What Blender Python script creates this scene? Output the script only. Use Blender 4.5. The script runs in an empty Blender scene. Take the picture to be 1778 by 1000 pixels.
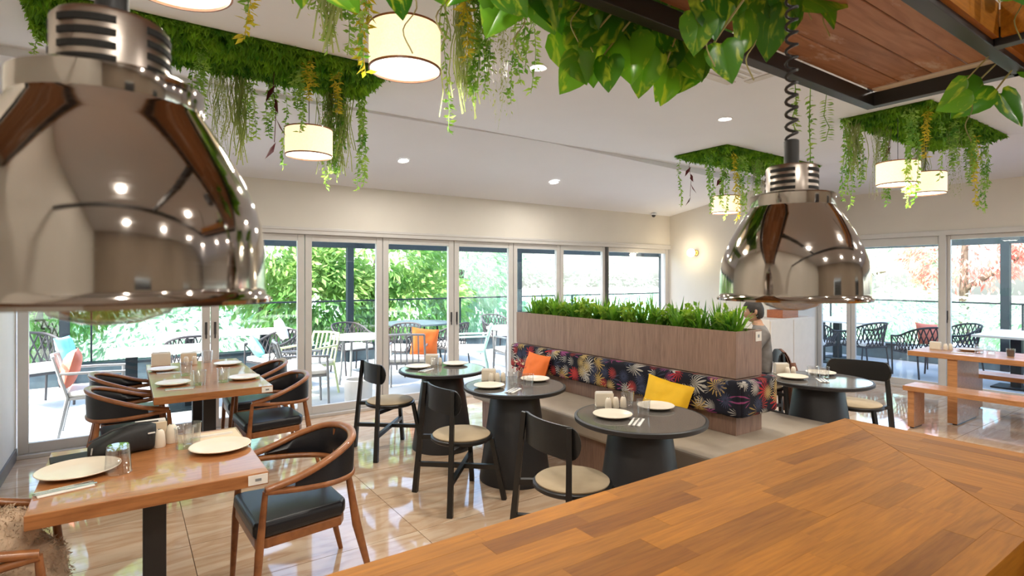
import bpy, math, random
from mathutils import Vector, Matrix, noise
RND = random.Random(11)
PI = math.pi
sc = bpy.context.scene
col = sc.collection
# ------------------------------------------------------------------ camera, sky, sun, exposure
cd = bpy.data.cameras.new('camera'); cam = bpy.data.objects.new('camera', cd); col.objects.link(cam)
cam.location = (0, 0, 1.62); cam.rotation_euler = (PI/2, 0, -math.radians(34.74))
cd.sensor_width = 36; cd.lens = 965/1778*36; cd.shift_y = -20/1778; cd.clip_start = .02; cd.clip_end = 300
cd.dof.use_dof = True; cd.dof.focus_distance = 4.2; cd.dof.aperture_fstop = 6.3
sc.camera = cam
w = bpy.data.worlds.new('World'); sc.world = w; w.use_nodes = True
nt = w.node_tree; bg = nt.nodes['Background']
sky = nt.nodes.new('ShaderNodeTexSky'); sky.sky_type = 'NISHITA'; sky.sun_disc = False
sky.sun_elevation = math.radians(48); sky.sun_rotation = math.radians(-95); sky.air_density = 1.0; sky.dust_density = 3.0; sky.ozone_density = 1.0
nt.links.new(sky.outputs[0], bg.inputs[0]); bg.inputs[1].default_value = 1.0
sl = bpy.data.lights.new('sun', 'SUN'); sl.energy = 12.0; sl.angle = math.radians(1.2); sl.color = (1, .95, .86)
so = bpy.data.objects.new('sun', sl); col.objects.link(so)
so.rotation_euler = Vector((.62, .16, -.72)).to_track_quat('-Z', 'Y').to_euler(); so.location = (-8, 2, 12)
vs = sc.view_settings; vs.view_transform = 'Standard'; vs.look = 'None'; vs.gamma = 1; vs.exposure = 0.38; vs.use_curve_mapping = False
sc.cycles.use_denoising = True
sc.cycles.max_bounces = 10; sc.cycles.diffuse_bounces = 5; sc.cycles.glossy_bounces = 5; sc.cycles.transmission_bounces = 6; sc.cycles.transparent_max_bounces = 20
sc.cycles.sample_clamp_indirect = 6; sc.cycles.caustics_reflective = False; sc.cycles.caustics_refractive = False

# ------------------------------------------------------------------ mesh helper
class MB:
    def __init__(s): s.v = []; s.f = []
    def add(s, vs_, fs_):
        o = len(s.v); s.v += [tuple(p) for p in vs_]; s.f += [tuple(i+o for i in q) for q in fs_]; return s
    def box(s, c, d, m=None):
        x, y, z = d[0]/2, d[1]/2, d[2]/2; c = Vector(c)
        p = [Vector((a, b, e)) for e in (-z, z) for a, b in ((-x, -y), (x, -y), (x, y), (-x, y))]
        if m: p = [m @ q for q in p]
        return s.add([q+c for q in p], [(0, 3, 2, 1), (4, 5, 6, 7), (0, 1, 5, 4), (1, 2, 6, 5), (2, 3, 7, 6), (3, 0, 4, 7)])
    def bb(s, x0, x1, y0, y1, z0, z1): return s.box(((x0+x1)/2, (y0+y1)/2, (z0+z1)/2), (abs(x1-x0), abs(y1-y0), abs(z1-z0)))
    def tube(s, pts, r, n=8, cap=True, flat=None):
        pts = [Vector(p) for p in pts]; k = len(pts); vs_ = []; u = None
        for i, p in enumerate(pts):
            t = (pts[min(i+1, k-1)]-pts[max(i-1, 0)]).normalized()
            if u is None:
                u = t.cross(Vector((0, 0, 1)));
                if u.length < 1e-3: u = Vector((1, 0, 0))
            u = (u-t*u.dot(t)).normalized(); b = t.cross(u)
            rr = r[i] if isinstance(r, (list, tuple)) else r
            for j in range(n):
                a = 2*PI*(j+.5)/n; vs_.append(p+u*math.cos(a)*rr+b*math.sin(a)*rr*(flat or 1))
        fs_ = [(i*n+j, i*n+(j+1) % n, (i+1)*n+(j+1) % n, (i+1)*n+j) for i in range(k-1) for j in range(n)]
        if cap: fs_ += [tuple(range(n-1, -1, -1)), tuple((k-1)*n+j for j in range(n))]
        return s.add(vs_, fs_)
    def bar(s, a, b, w0, w1=None, d0=None, d1=None):          # square tapered bar
        return s.tube([a, b], [w0*.7071, (w1 or w0)*.7071], 4)
    def lathe(s, prof, n=32, c=(0, 0, 0), sy=1):
        k = len(prof); c = Vector(c); vs_ = []
        for r, z in prof:
            for j in range(n):
                a = 2*PI*j/n; vs_.append(c+Vector((max(r, 1e-4)*math.cos(a), max(r, 1e-4)*math.sin(a)*sy, z)))
        fs_ = [(i*n+j, i*n+(j+1) % n, (i+1)*n+(j+1) % n, (i+1)*n+j) for i in range(k-1) for j in range(n)]
        return s.add(vs_, fs_)
    def prism(s, poly, z0, z1):
        n = len(poly)
        return s.add([(x, y, z0) for x, y in poly]+[(x, y, z1) for x, y in poly],
                     [tuple(range(n-1, -1, -1)), tuple(range(n, 2*n))]+[(i, (i+1) % n, n+(i+1) % n, n+i) for i in range(n)])
    def grid(s, rows, closed=False):
        n = len(rows[0]); k = len(rows)
        m = n if closed else n-1
        return s.add([p for r in rows for p in r], [(i*n+j, i*n+(j+1) % n, (i+1)*n+(j+1) % n, (i+1)*n+j) for i in range(k-1) for j in range(m)])
    def mesh(s, name, mat=None, smooth=False):
        me = bpy.data.meshes.new(name); me.from_pydata(s.v, [], s.f); me.update()
        if mat: me.materials.append(mat)
        if smooth:
            me.polygons.foreach_set('use_smooth', [True]*len(me.polygons)); me.set_sharp_from_angle(angle=math.radians(smooth if smooth is not True else 40))
        return me
    def build(s, name, mat, parent=None, smooth=False, bevel=0, seg=2, loc=None, rot=None, sub=0):
        return obj(name, s.mesh(name, mat, smooth), parent, bevel, seg, loc, rot, sub)
def obj(name, me, parent=None, bevel=0, seg=2, loc=None, rot=None, sub=0):
    o = bpy.data.objects.new(name, me); col.objects.link(o)
    if parent: o.parent = parent
    if loc is not None: o.location = loc
    if rot is not None: o.rotation_euler = rot
    if bevel:
        b = o.modifiers.new('bevel', 'BEVEL'); b.width = bevel; b.segments = seg; b.limit_method = 'ANGLE'
    if sub:
        b = o.modifiers.new('subd', 'SUBSURF'); b.levels = sub; b.render_levels = sub
    return o
def tag(o, label, cat, group=None):
    o['label'] = label; o['category'] = cat
    if group: o['group'] = group
    return o
def thing(name, label, cat, loc=(0, 0, 0), rz=0, group=None):
    o = bpy.data.objects.new(name, None); col.objects.link(o); o.location = loc; o.rotation_euler = (0, 0, rz); o.empty_display_size = .1
    return tag(o, label, cat, group)
def struct(o): o['kind'] = 'structure'; return o
def sroot(name, loc=(0, 0, 0)):
    o = bpy.data.objects.new(name, None); col.objects.link(o); o.location = loc; o['kind'] = 'structure'; return o
def dup(root, label, loc, rz=0, scale=None):
    r = root.copy(); col.objects.link(r); r.location = loc; r.rotation_euler = (0, 0, rz); r['label'] = label
    if scale: r.scale = (scale,)*3
    for ch in list(root.children):
        c = ch.copy(); col.objects.link(c); c.parent = r
        for g in list(ch.children):
            d = g.copy(); col.objects.link(d); d.parent = c
    return r
def cat_rom(P, k=6):
    P = [Vector(p) for p in P]; Q = [P[0]*2-P[1]]+P+[P[-1]*2-P[-2]]; out = []
    for i in range(1, len(Q)-2):
        for j in range(k):
            t = j/k; a, b, c, d = Q[i-1:i+3]
            out.append(.5*((2*b)+(c-a)*t+(2*a-5*b+4*c-d)*t*t+(3*b-a-3*c+d)*t**3))
    return out+[P[-1]]

# ------------------------------------------------------------------ materials
class NT:
    def __init__(s, name):
        s.m = bpy.data.materials.new(name); s.m.use_nodes = True; s.t = s.m.node_tree; s.b = s.t.nodes['Principled BSDF']; s.o = s.t.nodes['Material Output']
    def n(s, typ, **k):
        x = s.t.nodes.new('ShaderNode'+typ)
        for a, v in k.items():
            if a.startswith('i_'): x.inputs[int(a[2:])].default_value = v
            else: setattr(x, a, v)
        return x
    def l(s, a, b): s.t.links.new(a, b)
    def set(s, base=None, rough=None, metal=None, spec=None, coat=None):
        for nm, v in (('Base Color', base), ('Roughness', rough), ('Metallic', metal), ('Specular IOR Level', spec), ('Coat Weight', coat)):
            if v is not None: s.b.inputs[nm].default_value = (*v, 1) if nm == 'Base Color' else v
        return s
    def coords(s, scale=(1, 1, 1), rnd=0):
        tc = s.n('TexCoord'); mp = s.n('Mapping'); mp.inputs['Scale'].default_value = scale; s.l(tc.outputs['Object'], mp.inputs['Vector'])
        if rnd:
            oi = s.n('ObjectInfo'); mu = s.n('Math', operation='MULTIPLY', i_1=rnd); s.l(oi.outputs['Random'], mu.inputs[0])
            va = s.n('VectorMath', operation='ADD'); s.l(tc.outputs['Object'], va.inputs[0]); s.l(mu.outputs[0], va.inputs[1]); s.l(va.outputs[0], mp.inputs['Vector'])
        return mp.outputs[0]
    def ramp(s, fac, stops, interp='LINEAR'):
        r = s.n('ValToRGB'); e = r.color_ramp.elements; r.color_ramp.interpolation = interp
        e[0].position, e[0].color = stops[0][0], (*stops[0][1], 1); e[1].position, e[1].color = stops[-1][0], (*stops[-1][1], 1)
        for p, c in stops[1:-1]: q = e.new(p); q.color = (*c, 1)
        s.l(fac, r.inputs[0]); return r.outputs[0]
    def mix(s, fac, a, b, bt='MIX'):
        x = s.n('MixRGB', blend_type=bt)
        for i, v in ((0, fac), (1, a), (2, b)):
            if isinstance(v, tuple): x.inputs[i].default_value = (*v, 1)
            elif isinstance(v, (int, float)): x.inputs[i].default_value = v
            else: s.l(v, x.inputs[i])
        return x.outputs[0]
    def bump(s, h, st=.2, dist=.01):
        b = s.n('Bump'); b.inputs['Strength'].default_value = st; b.inputs['Distance'].default_value = dist; s.l(h, b.inputs['Height']); s.l(b.outputs[0], s.b.inputs['Normal'])
def plain(name, c, rough=.5, metal=0, spec=.5, var=.12, sc_=8, bump=0, bsc=None, coat=0):
    t = NT(name).set(c, rough, metal, spec, coat); v = t.coords()
    nz = t.n('TexNoise'); nz.inputs['Scale'].default_value = sc_; nz.inputs['Detail'].default_value = 4; t.l(v, nz.inputs['Vector'])
    if var: t.l(t.ramp(nz.outputs['Fac'], [(.3, tuple(x*(1-var) for x in c)), (.7, tuple(min(1, x*(1+var)) for x in c))]), t.b.inputs['Base Color'])
    if bump:
        n2 = t.n('TexNoise'); n2.inputs['Scale'].default_value = bsc or 120; t.l(v, n2.inputs['Vector']); t.bump(n2.outputs['Fac'], bump, .004)
    return t.m
def wood(name, c1, c2, grain=(1, 14, 14), rough=.4, rnd=0, hue=None, coat=0, c3=None, spec=.5):
    t = NT(name).set(c1, rough, 0, spec, coat); v = t.coords(grain, rnd)
    nz = t.n('TexNoise'); nz.inputs['Scale'].default_value = 2.2; nz.inputs['Detail'].default_value = 7; nz.inputs['Distortion'].default_value = 1.4; t.l(v, nz.inputs['Vector'])
    n2 = t.n('TexNoise'); n2.inputs['Scale'].default_value = 9; n2.inputs['Detail'].default_value = 3; t.l(v, n2.inputs['Vector'])
    c = t.ramp(nz.outputs['Fac'], [(.3, c2), (.52, c1), (.75, c3 or tuple(min(1, x*1.25) for x in c1))])
    c = t.mix(.35, c, t.ramp(n2.outputs['Fac'], [(.35, tuple(x*.55 for x in c1)), (.6, c1)]))
    if hue:
        oi = t.n('ObjectInfo'); c = t.mix(1, c, t.ramp(oi.outputs['Random'], hue), 'MULTIPLY')
    t.l(c, t.b.inputs['Base Color']); t.bump(n2.outputs['Fac'], .08, .002)
    return t.m
def leafmat(name, dark, light, trans=.45, sc_=3, spec=.3, rough=.45, gain=(1.3, 1.25, .7)):
    t = NT(name); t.set(dark, rough, 0, spec); v = t.coords(rnd=20)
    nz = t.n('TexNoise'); nz.inputs['Scale'].default_value = sc_; nz.inputs['Detail'].default_value = 3; t.l(v, nz.inputs['Vector'])
    c = t.ramp(nz.outputs['Fac'], [(.33, dark), (.66, light)]); t.l(c, t.b.inputs['Base Color'])
    tr = t.n('BsdfTranslucent'); t.l(t.mix(1, c, gain, 'MULTIPLY'), tr.inputs[0])
    mx = t.n('MixShader', i_0=trans); t.l(t.b.outputs[0], mx.inputs[1]); t.l(tr.outputs[0], mx.inputs[2]); t.l(mx.outputs[0], t.o.inputs[0])
    return t.m
def thin_glass(name, tint=(1, 1, 1), base=.04, rough=0.0):
    t = NT(name); lw = t.n('LayerWeight', i_0=.5); pw = t.n('Math', operation='POWER', i_1=5); t.l(lw.outputs['Facing'], pw.inputs[0])
    ma = t.n('Math', operation='MULTIPLY_ADD', i_1=1-base, i_2=base); t.l(pw.outputs[0], ma.inputs[0])
    tr = t.n('BsdfTransparent'); tr.inputs[0].default_value = (*tint, 1); gl = t.n('BsdfGlossy'); gl.inputs['Roughness'].default_value = rough
    mx = t.n('MixShader'); t.l(ma.outputs[0], mx.inputs[0]); t.l(tr.outputs[0], mx.inputs[1]); t.l(gl.outputs[0], mx.inputs[2]); t.l(mx.outputs[0], t.o.inputs[0])
    return t.m
def emit(name, c, s_):
    t = NT(name); e = t.n('Emission'); e.inputs[0].default_value = (*c, 1); e.inputs[1].default_value = s_; t.l(e.outputs[0], t.o.inputs[0]); return t.m
def marble():
    t = NT('polished_marble').set((.6, .45, .33), .055, 0, .6); v = t.coords((.5, 2.2, 1), 30)
    nz = t.n('TexNoise'); nz.inputs['Scale'].default_value = 1.6; nz.inputs['Detail'].default_value = 8; nz.inputs['Distortion'].default_value = 1.8; t.l(v, nz.inputs['Vector'])
    c = t.ramp(nz.outputs['Fac'], [(.25, (.50, .335, .215)), (.42, (.60, .43, .285)), (.5, (.49, .305, .175)), (.56, (.63, .465, .32)), (.75, (.70, .56, .41))])
    n2 = t.n('TexNoise'); n2.inputs['Scale'].default_value = 12; n2.inputs['Detail'].default_value = 5; t.l(v, n2.inputs['Vector'])
    c = t.mix(.25, c, t.ramp(n2.outputs['Fac'], [(.35, (.50, .38, .28)), (.65, (.63, .52, .41))])); t.l(c, t.b.inputs['Base Color'])
    return t.m
def floral():
    t = NT('floral_print').set((.02, .02, .05), .8, 0, .2); v = t.coords((1, 1, 1)); base = (.012, .012, .02); c = base
    for sc_, petals, seed, stops in ((6.5, 14, 0, [(0, (.42, .03, .035)), (.26, (.46, .31, .10)), (.48, (.50, .46, .40)), (.68, (.05, .06, .10)), (.86, (.34, .07, .20))]),
                                  (9, 19, 3.7, [(0, (.50, .47, .42)), (.25, (.45, .05, .04)), (.5, (.05, .06, .11)), (.68, (.50, .36, .14)), (.88, (.30, .07, .20))])):
        ad = t.n('VectorMath', operation='ADD'); ad.inputs[1].default_value = (seed, seed, seed); t.l(v, ad.inputs[0])
        sca = t.n('VectorMath', operation='SCALE'); sca.inputs['Scale'].default_value = sc_; t.l(ad.outputs[0], sca.inputs[0])
        vo = t.n('TexVoronoi'); vo.inputs['Scale'].default_value = 1; vo.inputs['Randomness'].default_value = .8; t.l(sca.outputs[0], vo.inputs['Vector'])
        su = t.n('VectorMath', operation='SUBTRACT'); t.l(sca.outputs[0], su.inputs[0]); t.l(vo.outputs['Position'], su.inputs[1])
        se = t.n('SeparateXYZ'); t.l(su.outputs[0], se.inputs[0]); sm = t.n('Math', operation='ADD'); t.l(se.outputs[0], sm.inputs[0]); t.l(se.outputs[1], sm.inputs[1])
        an = t.n('Math', operation='ARCTAN2'); t.l(se.outputs[2], an.inputs[0]); t.l(sm.outputs[0], an.inputs[1])
        mu = t.n('Math', operation='MULTIPLY', i_1=petals); t.l(an.outputs[0], mu.inputs[0]); si = t.n('Math', operation='SINE'); t.l(mu.outputs[0], si.inputs[0])
        rr = t.n('Math', operation='MULTIPLY_ADD', i_1=.22, i_2=.34); t.l(si.outputs[0], rr.inputs[0])
        df = t.n('Math', operation='LESS_THAN'); t.l(vo.outputs['Distance'], df.inputs[0]); t.l(rr.outputs[0], df.inputs[1])
        hs = t.n('SeparateColor'); t.l(vo.outputs['Color'], hs.inputs[0]); pc = t.ramp(hs.outputs[0], stops, 'CONSTANT')
        shade = t.ramp(vo.outputs['Distance'], [(0, (.3, .2, .2)), (.18, (1, 1, 1)), (.6, (.6, .6, .6))]); pc = t.mix(.8, pc, shade, 'MULTIPLY')
        c = t.mix(df.outputs[0], c, pc)
    t.l(c, t.b.inputs['Base Color']); return t.m
M = dict(
    wall=plain('cream_plaster', (.70, .668, .61), .85, var=.03, sc_=2, bump=.05), ceil=plain('white_ceiling_paint', (.80, .825, .88), .9, var=.015, sc_=1.5),
    alu=plain('warm_grey_aluminium', (.60, .585, .57), .4, .1, var=.02), aluD=plain('dark_aluminium', (.06, .06, .065), .4, .3, var=.05),
    skirt=plain('grey_skirting', (.16, .155, .15), .4, var=.05), grout=plain('beige_grout', (.34, .25, .18), .8), marble=marble(),
    glass=thin_glass('window_glass', (.97, .985, .98), .035), bal=thin_glass('balustrade_glass', (.80, .93, .93), .06), cup=thin_glass('tumbler_glass', (.975, .98, .985), .13), bulbg=thin_glass('lamp_bulb_glass', (.72, .72, .70), .30, .08),
    stave=wood('oiled_butcher_block', (.43, .172, .014), (.335, .122, .009), (1.2, 16, 16), .55, 40, [(0, (.80, .76, .74)), (.08, (.66, .58, .54)), (.2, (.95, .92, .9)), (.6, (1.08, 1.04, .97)), (.85, (1.15, 1.1, .95)), (1, (.88, .84, .80))], 0, None, .25),
    board=wood('worn_shelf_board', (.36, .155, .062), (.22, .085, .032), (1.2, 12, 12), .5, 30, [(0, (.85, .8, .8)), (1, (1.2, 1.15, 1.1))], 0, (.62, .52, .46)),
    table=wood('walnut_veneer', (.40, .165, .058), (.27, .095, .03), (1.6, 13, 13), .28, 0, None, .3), chairw=wood('walnut_chair_wood', (.30, .112, .036), (.19, .06, .018), (4, 4, 4), .35, 0, None, .2),
    bench=wood('oak_bench_wood', (.46, .215, .088), (.34, .14, .05), (12, 1.2, 12), .35, 0, None, .1), panel=wood('grey_brown_laminate', (.30, .185, .135), (.20, .115, .085), (14, 14, 1.1), .5, 12, None),
    leather=plain('black_leather', (.010, .011, .015), .36, 0, .4, var=.1, bump=.12, bsc=180), black=plain('black_stained_wood', (.012, .012, .012), .38, var=.1), blackm=plain('black_powder_coat', (.022, .023, .026), .45, var=.08),
    pad=plain('beige_seat_fabric', (.44, .345, .225), .9, var=.06, bump=.2, bsc=300), seatb=plain('taupe_seat_vinyl', (.36, .295, .225), .6, var=.05), ttop=plain('speckled_grey_tabletop', (.125, .115, .105), .09, var=.5, sc_=260),
    ceramic=plain('cream_ceramic', (.76, .68, .56), .3, var=.03), white=plain('white_paper', (.80, .78, .74), .8, var=.03), kraft=plain('beige_napkin_paper', (.70, .56, .40), .85, var=.05), steel=plain('cutlery_steel', (.6, .6, .6), .25, 1, var=.03),
    floral=floral(), orange=plain('orange_cushion_fabric', (.86, .19, .035), .85, var=.08, sc_=5, bump=.1), yellow=plain('yellow_velvet', (.86, .50, .012), .75, var=.1, sc_=5, bump=.1), salmon=plain('salmon_cushion_fabric', (.72, .22, .15), .85, var=.08), teal=plain('teal_cushion_fabric', (.24, .62, .60), .85, var=.08),
    brass=plain('polished_brass', (.75, .50, .16), .25, 1, var=.04), soil=plain('dark_soil', (.02, .015, .01), .9), fabricw=plain('white_outdoor_cushion', (.80, .79, .76), .85, var=.04), grey=plain('grey_metal_frame', (.26, .27, .28), .45, .2, var=.05), rope=plain('black_rope_weave', (.035, .035, .042), .7, var=.15), mint=plain('mint_metal', (.42, .68, .60), .5, var=.05), lime=plain('pale_green_metal', (.52, .60, .32), .5, var=.05),
    navy=plain('slate_blue_steel', (.012, .021, .027), .6, 0, .2, var=.08), terrace=plain('pale_terrace_tile', (.36, .39, .42), .7, var=.06, sc_=.7), kerb=plain('dark_teal_planter_wall', (.07, .105, .12), .6, var=.2), ground=plain('pale_ground', (.55, .54, .47), .9, var=.15, sc_=.4), grassg=plain('lawn_green', (.24, .40, .10), .9, var=.4, sc_=1.2),
    bark=plain('tree_bark', (.10, .075, .055), .9, var=.3, sc_=6, bump=.4, bsc=20), plasterw=plain('white_garden_wall', (.72, .70, .66), .9, var=.05),
    rearw=plain('taupe_rear_plaster', (.34, .28, .22), .85, var=.05, sc_=2), shade=None)
t = NT('polished_stainless').set((.41, .372, .34), .1, 1); v = t.coords((1, 1, 60)); nz = t.n('TexNoise'); nz.inputs['Scale'].default_value = 6; t.l(v, nz.inputs['Vector'])
t.l(t.ramp(nz.outputs['Fac'], [(.3, (.05,)*3), (.7, (.11,)*3)]), t.b.inputs['Roughness']); M['inox'] = t.m
t = NT('brushed_stainless').set((.42, .37, .33), .32, 1); v = t.coords((1, 1, 40)); nz = t.n('TexNoise'); nz.inputs['Scale'].default_value = 9; t.l(v, nz.inputs['Vector']); t.bump(nz.outputs['Fac'], .1, .001); M['brush'] = t.m
t = NT('lit_linen_shade').set((.85, .72, .48), .9); v = t.coords((60, 60, 60)); nz = t.n('TexNoise'); nz.inputs['Scale'].default_value = 2; t.l(v, nz.inputs['Vector'])
t.l(t.ramp(nz.outputs['Fac'], [(.3, (.95, .76, .46)), (.7, (1, .84, .58))]), t.b.inputs['Emission Color']); t.b.inputs['Emission Strength'].default_value = .8; M['shade'] = t.m
M['glow'] = emit('lamp_diffuser_glow', (1, .93, .80), 5.0); M['spot'] = emit('downlight_glow', (1, .93, .80), 14); M['globe'] = emit('globe_glow', (1, .90, .70), 3.0)
M['g_moss'] = leafmat('moss_leaf', (.05, .19, .015), (.28, .52, .04), .4, 6); M['g_vine'] = leafmat('trailing_vine_leaf', (.10, .30, .04), (.40, .58, .14), .45, 9); M['g_yel'] = leafmat('yellow_vine_leaf', (.34, .34, .02), (.72, .58, .06), .45, 9); M['g_grey'] = leafmat('pale_grass_strand', (.22, .30, .10), (.42, .48, .22), .4, 9); M['g_purple'] = leafmat('dark_purple_leaf', (.05, .008, .012), (.12, .02, .03), .2, 5)
M['g_box'] = leafmat('planter_leaf', (.035, .15, .015), (.20, .42, .045), .4, 12); M['g_tree'] = leafmat('tree_leaf', (.12, .30, .07), (.50, .66, .26), .5, 1.1, gain=(1.05, 1.15, .9)); M['g_hedge'] = leafmat('hedge_leaf', (.24, .40, .26), (.62, .74, .56), .5, .8, gain=(1, 1.1, 1)); M['g_pink'] = leafmat('pink_blossom', (.55, .17, .14), (.78, .42, .36), .5, 1.5, gain=(1, 1, 1))
t = NT('variegated_pothos_leaf').set((.04, .15, .02), .28, 0, .5); v = t.coords((1.6, 1.6, .7), 30); nz = t.n('TexNoise'); nz.inputs['Scale'].default_value = 2.3; nz.inputs['Detail'].default_value = 3; nz.inputs['Distortion'].default_value = 1.0; t.l(v, nz.inputs['Vector'])
oi = t.n('ObjectInfo'); c = t.mix(oi.outputs['Random'], (.04, .19, .015), (.16, .40, .03)); c = t.mix(t.ramp(nz.outputs['Fac'], [(.54, (0,)*3), (.66, (1,)*3)]), c, (.46, .60, .06)); t.l(c, t.b.inputs['Base Color'])
tr = t.n('BsdfTranslucent'); t.l(t.mix(1, c, (1.3, 1.3, .6), 'MULTIPLY'), tr.inputs[0]); mx = t.n('MixShader', i_0=.35); t.l(t.b.outputs[0], mx.inputs[1]); t.l(tr.outputs[0], mx.inputs[2]); t.l(mx.outputs[0], t.o.inputs[0]); M['pothos'] = t.m
M['stem'] = plain('pale_plant_stem', (.42, .40, .16), .6, var=.1)
M['skin'] = plain('skin', (.50, .29, .19), .5, var=.05); M['hair'] = plain('dark_hair', (.02, .015, .012), .6, var=.3, sc_=60, bump=.4, bsc=90); M['shirt'] = plain('grey_shirt_cotton', (.22, .205, .195), .9, var=.08, sc_=12); M['jacket'] = plain('brown_jacket_cloth', (.17, .075, .045), .8, var=.2, sc_=9); M['denim'] = plain('dark_trousers', (.03, .035, .05), .9)
M['fur'] = plain('beige_faux_fur', (.50, .37, .26), .95, var=.35, sc_=14, bump=.6, bsc=60); M['nylon'] = plain('black_nylon', (.010, .010, .011), .6, var=.2, bump=.25, bsc=40); M['cola'] = plain('black_coffee', (.01, .005, .003), .15); M['cabw'] = plain('white_cabinet_laminate', (.72, .67, .62), .6, var=.03); M['boxw'] = wood('red_brown_box_wood', (.36, .10, .03), (.25, .06, .02)); M['mat_dark'] = plain('vent_black', (.01, .01, .01), .7); M['paint'] = plain('white_paint_mark', (.66, .64, .62), .7); M['red'] = plain('dried_rose_red', (.35, .02, .04), .8); M['vase'] = thin_glass('vase_glass', (.95, .9, .9), .08)

def worn_board():
    t = NT('worn_shelf_board_stained').set((.4, .2, .1), .55); v = t.coords((1.2, 12, 12), 30); v2 = t.coords((1.5, 4, 4), 17)
    nz = t.n('TexNoise'); nz.inputs['Scale'].default_value = 2.2; nz.inputs['Detail'].default_value = 7; nz.inputs['Distortion'].default_value = 1.4; t.l(v, nz.inputs['Vector'])
    c = t.ramp(nz.outputs['Fac'], [(.3, (.30, .14, .065)), (.52, (.42, .22, .115)), (.75, (.50, .29, .17))]); oi = t.n('ObjectInfo'); c = t.mix(1, c, t.ramp(oi.outputs['Random'], [(0, (.75, .72, .72)), (1, (1.2, 1.15, 1.1))]), 'MULTIPLY')
    n2 = t.n('TexNoise'); n2.inputs['Scale'].default_value = 2.4; n2.inputs['Detail'].default_value = 9; n2.inputs['Roughness'].default_value = .7; t.l(v2, n2.inputs['Vector'])
    c = t.mix(t.ramp(n2.outputs['Fac'], [(.56, (0,)*3), (.68, (.75,)*3)]), c, (.66, .60, .57)); t.l(c, t.b.inputs['Base Color']); return t.m
M['board'] = worn_board()
# ------------------------------------------------------------------ the room
XL, XR, XJ, YB, YJ, YN = -.81, 9.34, 7.95, 6.53, 4.67, -4.0
fl = struct(MB().bb(XL-.2, XR+.05, YN, YB+.12, -.16, -.012).build('floor', M['grout']))
TX, TY = 1.21, .605
tile = MB().box((0, 0, -.006), (TX-.004, TY-.004, .012)).mesh('floor_tile', M['marble'])
for i in range(-2, 7):
    for j in range(-6, 4):
        x0 = 1.525+TX*i; y0 = 4.46+TY*j
        if x0 > XR-.1 or y0 > YB: continue
        x1 = min(x0+TX, XR); y1 = min(y0+TY, YB+.02); x0 = max(x0, XL)
        if x1-x0 > TX-.01 and y1-y0 > TY-.01: obj('floor_tile', tile, fl, loc=((x0+x1)/2, (y0+y1)/2, 0))
        elif x1-x0 > .03 and y1-y0 > .03: MB().box((0, 0, -.006), (x1-x0-.004, y1-y0-.004, .012)).build('floor_tile', M['marble'], fl, loc=((x0+x1)/2, (y0+y1)/2, 0))
struct(MB().bb(XL-.2, XL, YN, YB+.15, 0, 3.5).build('wall_left', M['wall']))
struct(MB().bb(XL, XL+.015, 1.5, YB, 0, .1).build('baseboard_left', M['skirt']))
struct(MB().bb(XL, XJ, YB, YB+.2, 2.16, 3.45).build('wall_back', M['wall']))
struct(MB().bb(XJ, XJ+.18, YJ, YB+.2, 0, 3.5).build('wall_side', M['wall']))
struct(MB().bb(XJ+.18, XR+.2, YJ, YJ+.14, 0, 3.5).build('wall_return', M['wall']))
struct(MB().bb(XR, XR+.2, YN, YJ, 2.25, 3.5).build('wall_right', M['wall']))
wr = MB().bb(XL, 1.2, YN-.2, YN, 0, 3.5).bb(1.2, 2.2, YN-.2, YN, 2.1, 3.5).bb(2.2, 5.0, YN-.2, YN, 0, 3.5).bb(5.0, 6.2, YN-.2, YN, 2.1, 3.5).bb(6.2, XR+.2, YN-.2, YN, 0, 3.5)
wr = struct(wr.build('wall_rear', M['rearw']))
for k, (x0, x1) in enumerate(((1.2, 2.2), (5.0, 6.2))):
    d = struct(MB().bb(x0+.02, x1-.02, YN-.15, YN-.1, 0, 2.08).build('door_%d' % (k+1), M['aluD']))
    MB().tube([(x1-.12, YN-.04, .95), (x1-.12, YN-.04, 1.15)], .012, 8).build('door_handle', M['steel'], d)
HOLES = [(-.45, 1.57, 1.81, 2.52), (-.45, 1.57, 3.71, 4.43), (5.48, 7.53, 1.81, 2.52), (5.48, 7.53, 3.71, 4.43)]
ZC = 3.09
def zc(x): return ZC if x <= 7.53 else ZC-(x-7.53)/(9.34-7.53)*.2
gx = [-.81, -.45, 1.57, 5.48, 7.53, 9.34]; gy = [YN, 1.81, 2.52, 3.71, 4.43, 4.77]
ce = MB()
for i in range(5):
    for j in range(5):
        x0, x1, y0, y1 = gx[i], gx[i+1], gy[j], gy[j+1]
        if any(abs(x0-h[0]) < .01 and abs(y0-h[2]) < .01 for h in HOLES): continue
        if i == 4 and j == 4: y1 = YJ+.02
        ce.add([(x, y, zc(x)+dz) for dz in (0, .06) for x, y in ((x0, y0), (x1, y0), (x1, y1), (x0, y1))], [(0, 3, 2, 1), (4, 5, 6, 7), (0, 1, 5, 4), (1, 2, 6, 5), (2, 3, 7, 6), (3, 0, 4, 7)])
bx = [(-.81, 3.03), (1.8, 3.07), (3.8, 3.085), (6.0, 3.025), (7.95, 2.98)]
for (xa, za), (xb, zb) in zip(bx, bx[1:]):
    q = [(xa, 4.77, za), (xb, 4.77, zb), (xb, YB, 2.69), (xa, YB, 2.69)]
    ce.add(q+[(p[0], p[1], p[2]+.06) for p in q], [(0, 3, 2, 1), (4, 5, 6, 7), (0, 1, 5, 4), (1, 2, 6, 5), (2, 3, 7, 6), (3, 0, 4, 7)])
    ce.add([(xa, 4.765, za), (xb, 4.765, zb), (xb, 4.765, 3.15), (xa, 4.765, 3.15)], [(0, 1, 2, 3)])
cei = struct(ce.build('ceiling', M['ceil']))
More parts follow.
